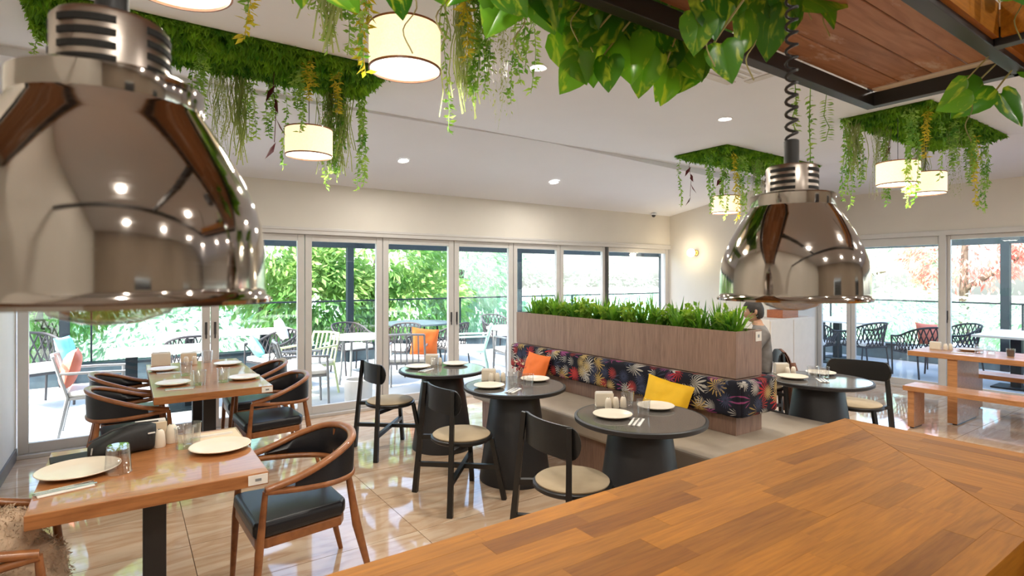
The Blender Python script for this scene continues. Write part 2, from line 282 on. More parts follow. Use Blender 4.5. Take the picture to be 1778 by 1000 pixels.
struct(MB().bb(XL-.3, XR+.3, YN-.3, YB+.4, 3.5, 3.62).build('roof', M['ceil']))
for x0, x1, y0, y1 in HOLES:
    m = MB().bb(x0-.03, x1+.03, y0-.03, y1+.03, 3.38, 3.40)
    for a in ((x0-.03, x0, y0, y1), (x1, x1+.03, y0, y1), (x0, x1, y0-.03, y0), (x0, x1, y1, y1+.03)): m.bb(*a, 3.151, 3.38)
    m.build('recess_lining', M['ceil'], cei)
# sliding glass: back wall
def leaf(n, a, b, axis, pos, z1, wf, top, handle=None, frame='alu', bot=.09):
    r = sroot('window_%d' % n, ((a+b)/2, pos, 0) if axis == 'x' else (pos, (a+b)/2, 0))
    r.rotation_euler = (0, 0, 0 if axis == 'x' else -PI/2); w_ = b-a; z0 = .035
    for s in (-1, 1): MB().box((s*(w_/2-wf/2), 0, (z0+z1)/2), (wf, .055, z1-z0)).build('stile', M[frame], r, bevel=.004)
    MB().box((0, 0, z1-top/2), (w_-2*wf, .05, top)).build('rail', M[frame], r, bevel=.004); MB().box((0, 0, z0+bot/2), (w_-2*wf, .05, bot)).build('rail', M[frame], r, bevel=.004)
    MB().box((0, 0, (z0+bot+z1-top)/2), (w_-2*wf+.01, .008, z1-top-z0-bot+.01)).build('pane', M['glass'], r)
    if handle:
        h = MB().box((handle*(w_/2-wf/2), -.032, 1.08), (.022, .012, .13)).box((handle*(w_/2-wf/2), -.036, 1.0), (.014, .012, .05)); h.build('handle', M['aluD'], r, bevel=.003)
    return r
XS = [-.80, .72, 1.67, 2.60, 3.60, 4.57, 5.44, 6.40, 7.93]
hd = [None, -1, None, None, 1, -1, None, None]
for k in range(8): leaf(k+1, XS[k]+.004, XS[k+1]-.004, 'x', YB+.05+.0*(k % 2), 2.10, .075 if k < 5 else .065, .075, [1, -1, 0, 1, -1, 0, 0, 0][k])
MB().bb(6.385, 6.44, YB-.0, YB+.02, .04, 2.10).build('trim_3', M['aluD'])['kind'] = 'structure'
struct(MB().bb(XL, XJ, YB-.02, YB+.12, 2.10, 2.16).bb(XL, XJ, YB-.028, YB+.0, 2.145, 2.175).build('trim_1', M['alu'], bevel=.003))
struct(MB().bb(XL, XJ, YB-.03, YB+.13, 0, .035).build('trim_2', M['alu'], bevel=.004))
YS = [4.66, 4.15, 2.94, 1.45, .2, -1.1, -2.5, -4.0]
for k in range(7): leaf(9+k, YS[k+1]+.004, YS[k]-.004, 'y', XR+.05, 2.19, .06 if k != 2 else .075, [.12, .12, .06, .06, .06, .06, .06][k], [0, 1, -1, 0, 0, 0, 0][k])
struct(MB().bb(XR-.02, XR+.12, YN, YJ, 2.19, 2.26).build('trim_4', M['alu'], bevel=.003)); struct(MB().bb(XR-.03, XR+.13, YN, YJ, 0, .035).build('trim_5', M['alu'], bevel=.004))
struct(MB().bb(XR-.02, XR+.02, 2.90, 2.98, .03, 2.2).build('trim_6', M['alu'], bevel=.003))
# ------------------------------------------------------------------ outside: terrace, balustrade, beams
struct(MB().bb(-9, XR+3.4, YB+.12, 10.95, -.1, -.005).bb(XR+.12, XR+3.4, -6, YB+.12, -.1, -.005).build('terrace_floor', M['terrace']))
struct(MB().bb(-60, 80, -60, 80, -.62, -.5).build('ground', M['ground']))
def balustrade(lbl, a, b, axis, pos):
    t_ = thing('glass_balustrade', lbl, 'railing', (0, 0, 0)); L = b-a; n = int(L/1.55)
    def P(u, d, z): return (u, pos+d, z) if axis == 'x' else (pos+d, u, z)
    def bx_(m, u0, u1, d0, d1, z0, z1):
        p, q = P(u0, d0, z0), P(u1, d1, z1); return m.bb(p[0], q[0], p[1], q[1], p[2], q[2])
    bx_(MB(), a, b, -.03, .03, 1.135, 1.165).build('top_rail', M['navy'], t_, bevel=.004)
    for k in range(n): bx_(MB(), a+L*k/n+.02, a+L*(k+1)/n-.02, -.006, .006, .2, 1.135).build('glass_panel', M['bal'], t_)
    bx_(MB(), a, b, -.12, .12, 0, .27).build('planter_wall', M['kerb'], t_); bx_(MB(), a, b, -.16, .14, .27, .31).build('wall_cap', M['navy'], t_, bevel=.004)
    for k in range(1, n, 2): bx_(MB(), a+L*k/n-.012, a+L*k/n+.012, -.02, .02, .31, 1.14).build('baluster', M['navy'], t_)
balustrade('glass railing over low dark wall beyond the long row of doors', -8.5, 12.45, 'x', 10.65)
balustrade('glass railing over low dark wall beyond the benches', -5, 10.6, 'y', 12.45)
def pergola():
    t_ = thing('pergola_frame', 'slate blue steel frame of beams and posts over the terrace', 'frame')
    MB().bb(-8.5, 12.6, 10.5, 10.62, 2.165, 2.40).build('beam', M['navy'], t_); MB().bb(12.3, 12.42, -5, 10.5, 2.18, 2.40).build('beam', M['navy'], t_)
    for x in (-4.9, -.75, 3.5, 7.45, 12.4): MB().bb(x-.06, x+.06, 10.42, 10.53, 0, 2.165).build('post', M['navy'], t_)
    for y in (7.0, 3.0, -1): MB().bb(12.3, 12.42, y-.06, y+.06, 0, 2.18).build('post', M['navy'], t_)
    for x in (-4.9, -.75, 3.5, 7.45): MB().bb(x-.05, x+.05, YB+.2, 10.5, 2.40, 2.5).build('cross_beam', M['navy'], t_)
pergola()
# ------------------------------------------------------------------ bar counter and hanging shelf
ZB = 1.02; BX, BY, IY = 2.50, 1.13, .375
bar = thing('bar_counter', 'orange-brown butcher-block bar counter in the foreground', 'counter')
def clip(poly, keep):            # keep(x,y) >= 0 half plane, linear
    out = []
    for i in range(len(poly)):
        p, q = poly[i], poly[(i+1) % len(poly)]; a, b = keep(*p), keep(*q)
        if a >= 0: out.append(p)
        if (a >= 0) != (b >= 0): t_ = a/(a-b); out.append((p[0]+(q[0]-p[0])*t_, p[1]+(q[1]-p[1])*t_))
    return out
def stave_obj(poly, along):
    if len(poly) < 3: return
    cx_ = sum(p[0] for p in poly)/len(poly); cy_ = sum(p[1] for p in poly)/len(poly)
    if along == 'x': o = MB().prism([(p[0]-cx_, p[1]-cy_) for p in poly], -.045, 0).build('stave', M['stave'], bar, loc=(cx_, cy_, ZB+RND.uniform(-.0002, .0002)))
    else: o = MB().prism([(p[1]-cy_, -(p[0]-cx_)) for p in poly], -.045, 0).build('stave', M['stave'], bar, loc=(cx_, cy_, ZB+RND.uniform(-.0002, .0002)), rot=(0, 0, PI/2))
G = .00012
rows = 12; wy = (BY-IY)/rows
mit = lambda x, y: -((x-BX)-(y-BY))-.0015
for r in range(rows):
    x = -.9+RND.uniform(-.5, 0); y0 = IY+r*wy
    while x < BX:
        L = RND.uniform(.22, .52); stave_obj(clip([(max(x, -.79)+G, y0+G), (x+L-G, y0+G), (x+L-G, y0+wy-G), (max(x, -.79)+G, y0+wy-G)], mit) if x+L > -.78 else [], 'x'); x += L
mit2 = lambda x, y: ((x-BX)-(y-BY))-.0015
wx = .757/12
for r in range(12):
    y = BY+RND.uniform(0, .4); x0 = BX-(r+1)*wx
    while y > -1.6:
        L = RND.uniform(.26, .62); stave_obj(clip([(x0+G, y-L+G), (x0+wx-G, y-L+G), (x0+wx-G, y-G), (x0+G, y-G)], mit2), 'y'); y -= L
MB().bb(-.79, BX-.08, BY-.14, BY-.1, 0, ZB-.05).bb(BX-.14, BX-.1, -1.6, BY-.12, 0, ZB-.05).build('front_panel', M['panel'], bar)
MB().bb(-.78, BX-.1, IY+.1, IY+.13, .1, ZB-.05).build('inner_panel', M['panel'], bar)
MB().bb(-.79, BX-.757, IY+.005, IY+.03, ZB-.13, ZB-.046).build('edge_strip', M['stave'], bar)
ZS = 2.30
sh = thing('hanging_shelf', 'black steel framed wooden shelf hanging above the bar', 'shelf')
fb = MB().bb(-.9, 2.49, 1.0, 1.04, ZS, ZS+.055); fb.build('frame_bar', M['blackm'], sh, bevel=.002)
MB().bb(-.9, 2.49, .54, .58, ZS, ZS+.055).build('frame_bar', M['blackm'], sh, bevel=.002); MB().bb(-.9, 2.49, -.5, -.46, ZS, ZS+.055).build('frame_bar', M['blackm'], sh, bevel=.002)
for x in (2.47, ): MB().bb(x-.02, x+.02, -.46, 1.0, ZS, ZS+.055).build('frame_bar', M['blackm'], sh, bevel=.002)
for x in (2.13, .6, -.88): MB().bb(x-.02, x+.02, -.46, .54, ZS, ZS+.055).build('frame_bar', M['blackm'], sh, bevel=.002)
for k in range(4):
    x = -.86
    while x < 2.44:
        L = min(RND.uniform(.55, 1.1), 2.445-x); MB().box((0, 0, 0), (L-.003, .101, .022)).build('board', M['board'], sh, loc=(x+L/2, .633+.1045*k, ZS+.068), bevel=.002, seg=1); x += L
for k in range(3): MB().box((0, 0, 0), (.98, .10, .022)).build('board', M['board'], sh, loc=(2.20+.105*k, .05, ZS+.068), rot=(0, 0, PI/2))
MB().bb(-.86, 2.10, .525, .54, ZS+.02, ZS+.12).build('edge_board', M['stave'], sh); MB().bb(2.095, 2.11, -.4, .52, ZS+.02, ZS+.12).build('edge_board', M['stave'], sh); MB().bb(2.15, 2.45, .525, .54, ZS+.02, ZS+.12).build('edge_board', M['stave'], sh)
MB().bb(2.40, 2.447, .60, .985, ZS+.052, ZS+.057).build('light_strip', M['white'], sh)
for x, y in ((2.47, 1.02), (2.47, .56), (-.5, 1.02), (2.47, -.4), (.6, .56)): MB().tube([(x, y, ZS+.05), (x, y, 3.07)], .012, 8).build('rod', M['blackm'], sh)
# ------------------------------------------------------------------ heat lamps
def slot_mesh(r, a0, a1, h, name):
    m = MB(); rows = []
    for k in range(9):
        a = a0+(a1-a0)*k/8; c, s = math.cos(a), math.sin(a); rows.append([(c*(r-.002), s*(r-.002), -h), (c*(r+.0012), s*(r+.0012), -h), (c*(r+.0012), s*(r+.0012), h), (c*(r-.002), s*(r-.002), h)])
    m.grid(rows, True); m.f.append((3, 2, 1, 0)); m.f.append((32, 33, 34, 35)); return m.mesh(name, M['mat_dark'])
SL = slot_mesh(.05, -.52, .52, .0032, 'vent_slot')
MK = slot_mesh(.05, -.06, .06, .0042, 'maker_mark')
def heat_lamp(lbl, x, y, z, ztop, rz):
    t_ = thing('heat_lamp', lbl, 'heat lamp', (x, y, z), rz, 'polished heat lamps over the bar')
    d = [(.147, -.004), (.148, 0), (.143, .004), (.1425, .012), (.1415, .05), (.138, .078), (.131, .101), (.121, .124), (.109, .146), (.095, .170), (.083, .187), (.081, .192)]
    MB().lathe(d+[(.079, .192), (.093, .169), (.107, .145), (.129, .1), (.1395, .05), (.1405, .01), (.145, -.004), (.147, -.004)], 64).build('dome', M['inox'], t_, smooth=60)
    MB().lathe([(.081, .19), (.082, .193), (.082, .214), (.078, .217), (.04, .218)], 48).build('collar', M['inox'], t_, smooth=40)
    nk = MB().lathe([(.05, .215), (.05, .272), (.046, .277), (.01, .278)], 48).build('neck', M['brush'], t_, smooth=40)
    for q in range(4):
        for k in range(4): obj('vent_slot', SL, nk, loc=(0, 0, .227+.0125*k), rot=(0, 0, PI/4+q*PI/2))
    MB().lathe([(.0145, .276), (.0145, .331), (.012, .333), (.001, .333)], 20).build('cord_grip', M['blackm'], t_, smooth=40)
    pts = []; turns = max(8, int((ztop-z-.333)/.026)); n = turns*10
    for k in range(n+1):
        a = 2*PI*k/10; pts.append((.011*math.cos(a), .011*math.sin(a), .33+(ztop-z-.33)*k/n))
    MB().tube(pts, .0032, 6).build('coiled_cord', M['blackm'], t_, smooth=50)
    MB().lathe([(.001, -.026), (.025, -.024), (.05, -.015), (.064, .002), (.064, .02), (.05, .06), (.025, .11)], 40).build('bulb', M['bulbg'], t_, smooth=60)
    for k in range(4): obj('maker_mark', MK, nk, loc=(0, 0, .2262), rot=(0, 0, -.34+.2*k))
heat_lamp('large stainless dome heat lamp closest to us, beside left wall', -.012, .692, 1.597, ZS, .35)
heat_lamp('stainless dome heat lamp on black coiled cord above counter corner', 1.15, .626, 1.574, ZS, .9)
# ------------------------------------------------------------------ ceiling fixtures
def downlight(lbl, x, y, z, tilt=0, power=17):
    t_ = thing('downlight', lbl, 'ceiling light', (x, y, z), 0, 'round recessed downlights'); t_.rotation_euler = (tilt, 0, 0)
    MB().lathe([(.05, .002), (.062, -.006), (.068, -.002), (.068, .004)], 28).build('trim_ring', M['ceil'], t_, smooth=40)
    MB().lathe([(.001, -.003), (.05, -.003), (.05, .002)], 24).build('lens', M['spot'], t_)
    L = bpy.data.lights.new('downlight_beam', 'AREA'); L.shape = 'DISK'; L.size = .12; L.energy = power; L.color = (1, .93, .83)
    lo = bpy.data.objects.new('downlight_beam', L); col.objects.link(lo); lo.parent = t_; lo.location = (0, 0, -.012)
sl_t = -math.atan(.21)
for lbl, x, y, z, tl in (('recessed downlight right of the big drum pendant', 2.38, 3.11, 3.09, 0), ('recessed downlight left of the hidden garden by coiled cord', 4.59, 3.13, 3.09, 0), ('recessed downlight on sloping ceiling above second door pair', 2.47, 5.63, 2.878, sl_t), ('recessed downlight on sloping ceiling above the planter', 4.64, 5.71, 2.862, sl_t)): downlight(lbl, x, y, z, tl)
for k, (x, y) in enumerate(((.2, -.9), (2.4, -1.0), (4.6, -1.0), (7.0, -1.0), (7.3, .4), (4.6, .6), (.6, -2.8), (2.4, -2.8), (4.6, -2.8), (7, -2.8), (.0, 1.0))): downlight(('added out-of-view fill downlight in the ceiling behind the bar' if k < 10 else 'added out-of-view fill downlight in the ceiling above the near end of the bar'), x, y, ZC-.001, 0, 17)  # out-of-view lamps added to fill the room with light
def pendant(lbl, x, y, zb, r=.165, h=.2, power=9):
    t_ = thing('pendant_lamp', lbl, 'pendant lamp', (x, y, zb), 0, 'cream drum pendants')
    MB().lathe([(r-.004, .004), (r, .004), (r, h-.004), (r-.004, h-.004), (r-.004, .004)], 48).build('shade', M['shade'], t_, smooth=40)
    for z in (0, h-.009): MB().lathe([(r-.005, z), (r+.002, z), (r+.002, z+.009), (r-.005, z+.009), (r-.005, z)], 48).build('trim_band', M['chairw'], t_, smooth=30)
    MB().lathe([(.001, .012), (r-.006, .012)], 40).build('diffuser', M['glow'], t_); MB().lathe([(.001, h-.012), (r-.006, h-.012)], 40).build('inner_plate', M['ceil'], t_)
    MB().bb(r-.002, r+.0015, -.003, .003, .006, h-.006).build('seam', M['chairw'], t_)
    MB().tube([(0, 0, h-.012), (0, 0, 3.38-zb)], .0025, 6).build('cord', M['blackm'], t_)
    L = bpy.data.lights.new('pendant_light', 'AREA'); L.shape = 'DISK'; L.size = .28; L.energy = power; L.color = (1, .92, .80)
    lo = bpy.data.objects.new('pendant_light', L); col.objects.link(lo); lo.parent = t_; lo.location = (0, 0, -.004)
pendant('cream drum pendant under far left ceiling garden', 1.10, 4.20, 2.50)
pendant('large cream drum pendant hanging nearest the middle of the ceiling', 1.07, 2.42, 2.58)
pendant('cream drum pendant cut off by top edge above nearest heat lamp', .14, 2.16, 2.58)
pendant('cream drum pendant half hidden behind coiled-cord heat lamp', 5.85, 3.98, 2.37, r=.16, h=.2)
pendant('left, slightly higher drum pendant under right ceiling garden', 5.62, 2.10, 2.43)
pendant('right, slightly lower drum pendant under right ceiling garden', 6.30, 2.12, 2.41)
ac = thing('air_conditioner', 'white ceiling cassette air conditioner half behind pothos leaves', 'air conditioner', (3.42, 2.12, ZC-.001), 0)
MB().bb(-.42, .42, -.42, .42, -.035, 0).build('panel', M['ceil'], ac, bevel=.008)
MB().bb(-.24, .24, -.24, .24, -.045, -.035).build('grille', M['alu'], ac)
for k in range(9): MB().bb(-.23, .23, -.226+.055*k, -.204+.055*k, -.05, -.044).build('grille_slat', M['ceil'], ac)
for k in range(4): MB().bb(-.26, .26, .30, .37, -.043, -.033).build('louvre', M['alu'], ac, rot=(0, 0, k*PI/2))
sco = thing('wall_sconce', 'brass wall sconce with glowing white globe', 'sconce', (XJ, 5.98, 2.02))
m = MB().lathe([(.001, .012), (.05, .012), (.055, .006), (.055, 0)], 28); m.v = [(-p[2], p[0], p[1]) for p in m.v]; m.build('backplate', M['brass'], sco, smooth=40)
MB().tube([(-.01, 0, 0), (-.07, 0, 0)], .012, 10).build('arm', M['brass'], sco, smooth=40)
m = MB().lathe([(.07*math.sin(PI*k/12), -.07*math.cos(PI*k/12)) for k in range(13)], 24); m.build('globe', M['globe'], sco, smooth=180, loc=(-.13, 0, 0))
L = bpy.data.lights.new('sconce_light', 'POINT'); L.energy = 7; L.color = (1, .82, .55); L.shadow_soft_size = .08; lo = bpy.data.objects.new('sconce_light', L); col.objects.link(lo); lo.parent = sco; lo.location = (-.22, 0, 0)
sec = thing('security_camera', 'small white dome security camera high in far corner', 'camera', (7.42, 6.44, 2.70))
MB().lathe([(.001, 0), (.045, 0), (.05, -.02), (.045, -.03)], 20).build('base', M['ceil'], sec, smooth=40); MB().lathe([(.032, -.028), (.032, -.045), (.02, -.062), (.001, -.068)], 16).build('lens_dome', M['aluD'], sec, smooth=60)
# ------------------------------------------------------------------ greenery helpers
def leafq(m, p, d, L, W, rnd, fold=.25):
    d = d.normalized(); u = d.cross(Vector((rnd.uniform(-1, 1), rnd.uniform(-1, 1), rnd.uniform(-1, 1))))
    if u.length < 1e-3: u = Vector((1, 0, 0))
    u.normalize(); n = d.cross(u); mid = p+d*L*.45
    m.add([p, mid+u*W/2-n*W*fold, p+d*L, mid-u*W/2-n*W*fold], [(0, 1, 2, 3)])
def rdir(rnd, zb=0): return Vector((rnd.uniform(-1, 1), rnd.uniform(-1, 1), rnd.uniform(-1, 1)+zb)).normalized()
def vine_mesh(kind, L, seed):
    r = random.Random(seed); m = MB(); mat = 'g_vine'
    if kind in ('fine', 'yellow', 'bundle'):
        mat = 'g_yel' if kind == 'yellow' else 'g_vine'
        for st in range(1 if kind == 'fine' else 2 if kind == 'yellow' else 4):
            ox, oy = (0, 0) if kind == 'fine' else (r.uniform(-.035, .035), r.uniform(-.03, .03)); Ls = L*(1 if st == 0 else r.uniform(.6, .95)); ph = r.uniform(0, 6)
            path = [Vector((ox+.012*math.sin(ph+k*.9), oy+.012*math.cos(ph*1.3+k*.8), .1-(Ls+.1)*k/8)) for k in range(9)]; m.tube(path, .0016, 3, False)
            n = int(Ls/.0075)
            for k in range(n):
                q = k/n*7.999; i = int(q); p = path[i].lerp(path[i+1], q-i); a = r.uniform(0, 6.28)
                leafq(m, p, Vector((math.cos(a), math.sin(a), r.uniform(-1.3, .2))), r.uniform(.026, .042)*(1.2 if kind == 'yellow' else 1), .017, r)
    elif kind == 'hair':
        mat = 'g_grey'
        for k in range(34):
            x, y = r.gauss(0, .03), r.gauss(0, .03); Ls = L*r.uniform(.45, 1); w_ = .0022; ph = r.uniform(0, 6)
            row = [[Vector((x*(1+.3*q/6)+.016*math.sin(ph+q*1.4)+s*w_, y*(1+.3*q/6)+.016*math.cos(ph+q*1.4)+s*w_, .1-(Ls+.1)*q/6)) for s in (-1, 1)] for q in range(7)]; m.grid(row)
            for q in range(14): leafq(m, Vector((x, y, -Ls*q/14)), rdir(r, -1), .018, .005, r)
    elif kind == 'purple':
        mat = 'g_purple'; m.tube([(0, 0, .1), (.02, 0, -L*.3), (-.01, .01, -L*.6), (.01, 0, -L)], .002, 4)
        for z, a in ((-.28, .3), (-.45, 2.5), (-.7, 4), (-1, 1)): leafq(m, Vector((0, 0, z*L)), Vector((math.cos(a)*.45, math.sin(a)*.45, -1)), .15, .055, r, .12)
    elif kind == 'sparse':
        m.tube([(0, 0, .1), (.01, 0, -L*.4), (-.008, .006, -L*.7), (.004, 0, -L)], .0018, 4)
        for k in range(int(L/.035)):
            for s in (-1, 1): leafq(m, Vector((0, 0, -.02-.035*k)), Vector((s*.8, r.uniform(-.5, .5), -.7)), .035, .017, r)
    return m.mesh('trailing_vine', M[mat])
VN = {}
for kd in ('fine', 'bundle', 'yellow', 'hair', 'purple', 'sparse'):
    for q in range(3 if kd in ('fine', 'bundle', 'hair') else 2): VN[kd, q] = vine_mesh(kd, .6, 40+q*7+len(kd))
gardens = []
for gi, ((x0, x1, y0, y1), lbl) in enumerate(zip(HOLES, ('green ceiling garden nearest, above the big drum pendant', 'long green ceiling garden beyond nearest heat lamp', 'green ceiling garden at right above two drum pendants', 'green ceiling garden behind the coiled-cord lamp'))):
    cx_, cy_ = (x0+x1)/2, (y0+y1)/2; g = thing('ceiling_garden', lbl, 'hanging plants', (cx_, cy_, ZC), 0, 'ceiling gardens set into the white ceiling'); gardens.append(g)
    hx, hy_ = (x1-x0)/2-.002, (y1-y0)/2-.002
    MB().bb(-hx, hx, -hy_, hy_, .006, .03).build('backing_mat', M['g_moss'], g)
    r = random.Random(100+gi); m = MB(); m2 = MB()
    for k in range(7500):
        x, y = r.uniform(-hx, hx), r.uniform(-hy_, hy_); z = r.uniform(-.02, .008); e = min(hx-abs(x), hy_-abs(y))
        c_ = noise.noise(Vector((x*2.2+gi*9, y*2.2, 0)))
        tgt = m if c_ > -.12 else m2; Lf = r.uniform(.035, .09); dd = rdir(r, -1.1)
        if e < .04: Lf *= .55
        leafq(tgt, Vector((x, y, z)), dd, Lf, Lf*.34, r)
    for k in range(2600):
        s_ = r.choice((-1, 1)); v_ = r.uniform(-1, 1)
        p = Vector((s_*(hx-r.uniform(0, .025)), v_*hy_, -.006)) if r.random() < .28 else Vector((v_*hx, s_*(hy_-r.uniform(0, .025)), -.006))
        leafq(m, p, rdir(r, -.9), r.uniform(.02, .04), .013, r)
    o = m.build('moss_foliage', M['g_moss'], g); o['kind'] = 'stuff'; o = m2.build('fern_foliage', M['g_box'], g); o['kind'] = 'stuff'
def vines(gi, L):
    g = gardens[gi]
    for k, (x, y, kd, ln) in enumerate(L): 
        o = obj('trailing_vine', VN[kd, k % (3 if kd in ('fine', 'bundle', 'hair') else 2)], g, loc=(x-g.location.x, y-g.location.y, 0), rot=(0, 0, k*1.7)); o.scale = (1.15, 1.15, ln/.6)
vines(0, [(.37, 2.45, 'yellow', .52), (.42, 2.49, 'fine', .42), (.72, 2.47, 'bundle', .48), (.70, 2.38, 'hair', .55), (.80, 2.40, 'bundle', .50), (.84, 2.28, 'yellow', .62), (.80, 2.2, 'fine', .6), (1.33, 2.50, 'fine', .74), (1.24, 2.17, 'yellow', .50), (1.0, 2.15, 'yellow', .3), (1.37, 2.40, 'hair', .70), (1.41, 2.36, 'bundle', .62), (1.46, 2.34, 'bundle', .58), (1.50, 2.28, 'hair', .75), (1.56, 2.24, 'fine', .62), (1.56, 2.12, 'bundle', .60), (.05, 2.48, 'yellow', .42), (-.05, 2.0, 'fine', .5), (-.3, 2.3, 'bundle', .4)])
vines(1, [(.38, 4.36, 'fine', .55), (.40, 4.0, 'bundle', .48), (.55, 4.40, 'hair', .62), (.66, 4.38, 'hair', .72), (.72, 4.35, 'bundle', .5), (.84, 4.05, 'purple', .55), (.97, 4.38, 'fine', .66), (.95, 3.9, 'bundle', .5), (.86, 4.36, 'bundle', .45), (1.30, 4.40, 'bundle', .78), (1.30, 4.36, 'hair', .70), (1.36, 4.36, 'bundle', .72), (1.41, 4.38, 'hair', .72), (1.53, 4.36, 'fine', .78), (1.56, 4.32, 'bundle', .74), (1.2, 3.85, 'yellow', .34), (1.0, 3.8, 'yellow', .3), (.2, 4.3, 'bundle', .5), (-.1, 4.4, 'fine', .5), (-.43, 4.2, 'fine', .55)])
vines(2, [(5.50, 2.46, 'bundle', .84), (5.56, 2.45, 'hair', .6), (5.62, 2.40, 'bundle', .62), (5.50, 1.95, 'bundle', .84), (5.70, 2.05, 'fine', .85), (5.66, 1.9, 'yellow', .45), (6.00, 1.9, 'fine', .6), (5.9, 2.35, 'hair', .75), (6.2, 1.88, 'bundle', .5), (6.5, 1.95, 'hair', .8), (6.55, 1.85, 'bundle', .5), (6.9, 1.9, 'yellow', .78), (7.1, 2.0, 'bundle', .5), (7.3, 1.95, 'bundle', .82), (7.45, 2.1, 'fine', .5), (6.0, 2.3, 'purple', .5), (7.0, 2.4, 'hair', .5), (6.3, 2.45, 'bundle', .75)])
vines(3, [(5.52, 4.38, 'fine', .62), (5.62, 4.3, 'purple', .5), (5.60, 4.0, 'bundle', .72), (5.70, 3.9, 'bundle', .8), (5.75, 3.78, 'yellow', .84), (5.86, 3.78, 'bundle', .7), (5.99, 3.8, 'fine', .75), (6.1, 4.2, 'purple', .5), (6.2, 3.8, 'bundle', .72), (6.3, 3.85, 'hair', .7), (6.5, 3.8, 'bundle', .6), (6.8, 3.9, 'bundle', .7), (7.2, 3.9, 'fine', .6)])
# pothos on the hanging shelf
def heart_mesh():
    m = MB(); out = [(0, 0), (.16, .10), (.34, .06), (.47, -.12), (.46, -.34), (.35, -.58), (.18, -.82), (0, -1.02)]
    pts = [(x, z) for x, z in out]; mid = [(0, 0), (0, -.06), (0, -.1), (0, -.18), (0, -.36), (0, -.58), (0, -.82), (0, -1.02)]
    for s in (-1, 1):
        rows = []
        for (x, z), (mx_, mz) in zip(out, mid): rows.append([(mx_, .0, mz), (s*x*.5, -.07*math.sin(PI*min(1, x*1.6)), (z+mz)/2+.01), (s*x, -.02-.03*x, z)])
        m.grid(rows)
    m.v = [(a, b+.10*(c*c), c) for a, b, c in m.v]
    return m.mesh('leaf', M['pothos'], 60)
HM = heart_mesh()
def pothos(lbl, root, leaves, depth):
    t_ = thing('pothos_plant', lbl, 'plant', root, 0, 'variegated pothos on the hanging shelf'); m = MB(); r = random.Random(len(lbl))
    m.lathe([(.001, .0), (.07, .0), (.09, .13), (.084, .13), (.07, .02)], 20)
    m.build('pot', M['aluD'], t_, smooth=40); m = MB()
    for x, y, z, s, a in leaves:
        p = Vector((x, y, z))-Vector(root); o = obj('leaf', HM, t_, loc=p, rot=(r.uniform(-.35, .25), math.radians(-a)+r.uniform(-.15, .15), r.uniform(-.55, .55)-.45)); o.scale = (s, s, s)
        o.location = p+Vector((0, 0, s*.5)); b = o.location; top = Vector((r.uniform(-.06, .06), r.uniform(-.05, .05), .13)); mid = (b+top)/2+Vector((0, -.02, .06)); m.tube(cat_rom([top, mid, b+Vector((0, .01, .02)), b], 5), .0028, 4)
    m.build('stems', M['stem'], t_)
    for q in range(5):
        x, y, z, s, a = leaves[(q*3) % len(leaves)]; b = Vector((x+.03, y, z+.05))-Vector(root); MB().tube(cat_rom([b, b+Vector((.015, .0, -.05)), b+Vector((-.012, .01, -.1)), b+Vector((.006, 0, -.15))], 4), .0017, 4).build('aerial_root', M['stem'], t_)
LV = [(0.79, 2.27, 0.133, -25), (0.90, 2.29, 0.091, 80), (0.99, 2.32, 0.106, 20), (1.05, 2.24, 0.179, 10), (1.10, 2.18, 0.095, 5), (1.13, 2.33, 0.120, 30), (1.17, 2.30, 0.114, -60), (1.25, 2.32, 0.142, 0), (1.36, 2.40, 0.157, -10), (1.31, 2.25, 0.106, -80), (1.44, 2.31, 0.170, 5), (1.38, 2.36, 0.123, 20), (1.42, 2.22, 0.124, -20), (1.23, 2.40, 0.150, 0), (0.75, 2.28, 0.097, 40), (0.47, 2.20, 0.067, 5), (0.35, 2.18, 0.080, 30), (0.27, 2.16, 0.066, 0), (0.54, 2.24, 0.075, 20), (0.65, 2.27, 0.092, -40), (1.51, 2.48, 0.146, 30), (0.99, 2.27, 0.084, -80)]
LV += [(.98, 2.21, .15, 15), (1.02, 2.16, .11, -20), (1.08, 2.27, .15, -35), (1.16, 2.22, .15, 10), (1.22, 2.20, .13, -15), (1.28, 2.25, .16, 25), (1.33, 2.18, .12, -8), (1.40, 2.27, .15, 35), (1.47, 2.24, .13, -30), (1.2, 2.28, .17, 0), (1.36, 2.30, .17, -5), (1.5, 2.34, .15, 20), (.86, 2.30, .14, 30), (.93, 2.33, .13, -15)]
r = random.Random(5)
ex = [(r.uniform(.72, 1.62), 2.27+r.uniform(0, .2), r.uniform(.09, .16), r.uniform(-60, 60)) for _ in range(60)]
pothos('leafy variegated pothos spilling over the left of the shelf edge', (.55, .80, ZS+.08), [(x, 1.10+r.uniform(-.02, .05), z, s, a) for x, z, s, a in LV+ex if x < .97], 0)
pothos('bushy variegated pothos with largest leaves hanging over middle of shelf edge', (1.2, .82, ZS+.08), [(x, 1.10+r.uniform(-.03, .06), z, s, a) for x, z, s, a in LV+ex if x >= .97], 0)
L3 = [(1240, 40, 80, 10), (1262, 110, 70, 15), (1265, 40, 60, -30), (1305, 65, 95, -10), (1348, 58, 90, 10), (1395, 15, 110, 60), (1440, 5, 90, 40), (1325, 20, 80, -60), (1290, 5, 80, -10)]
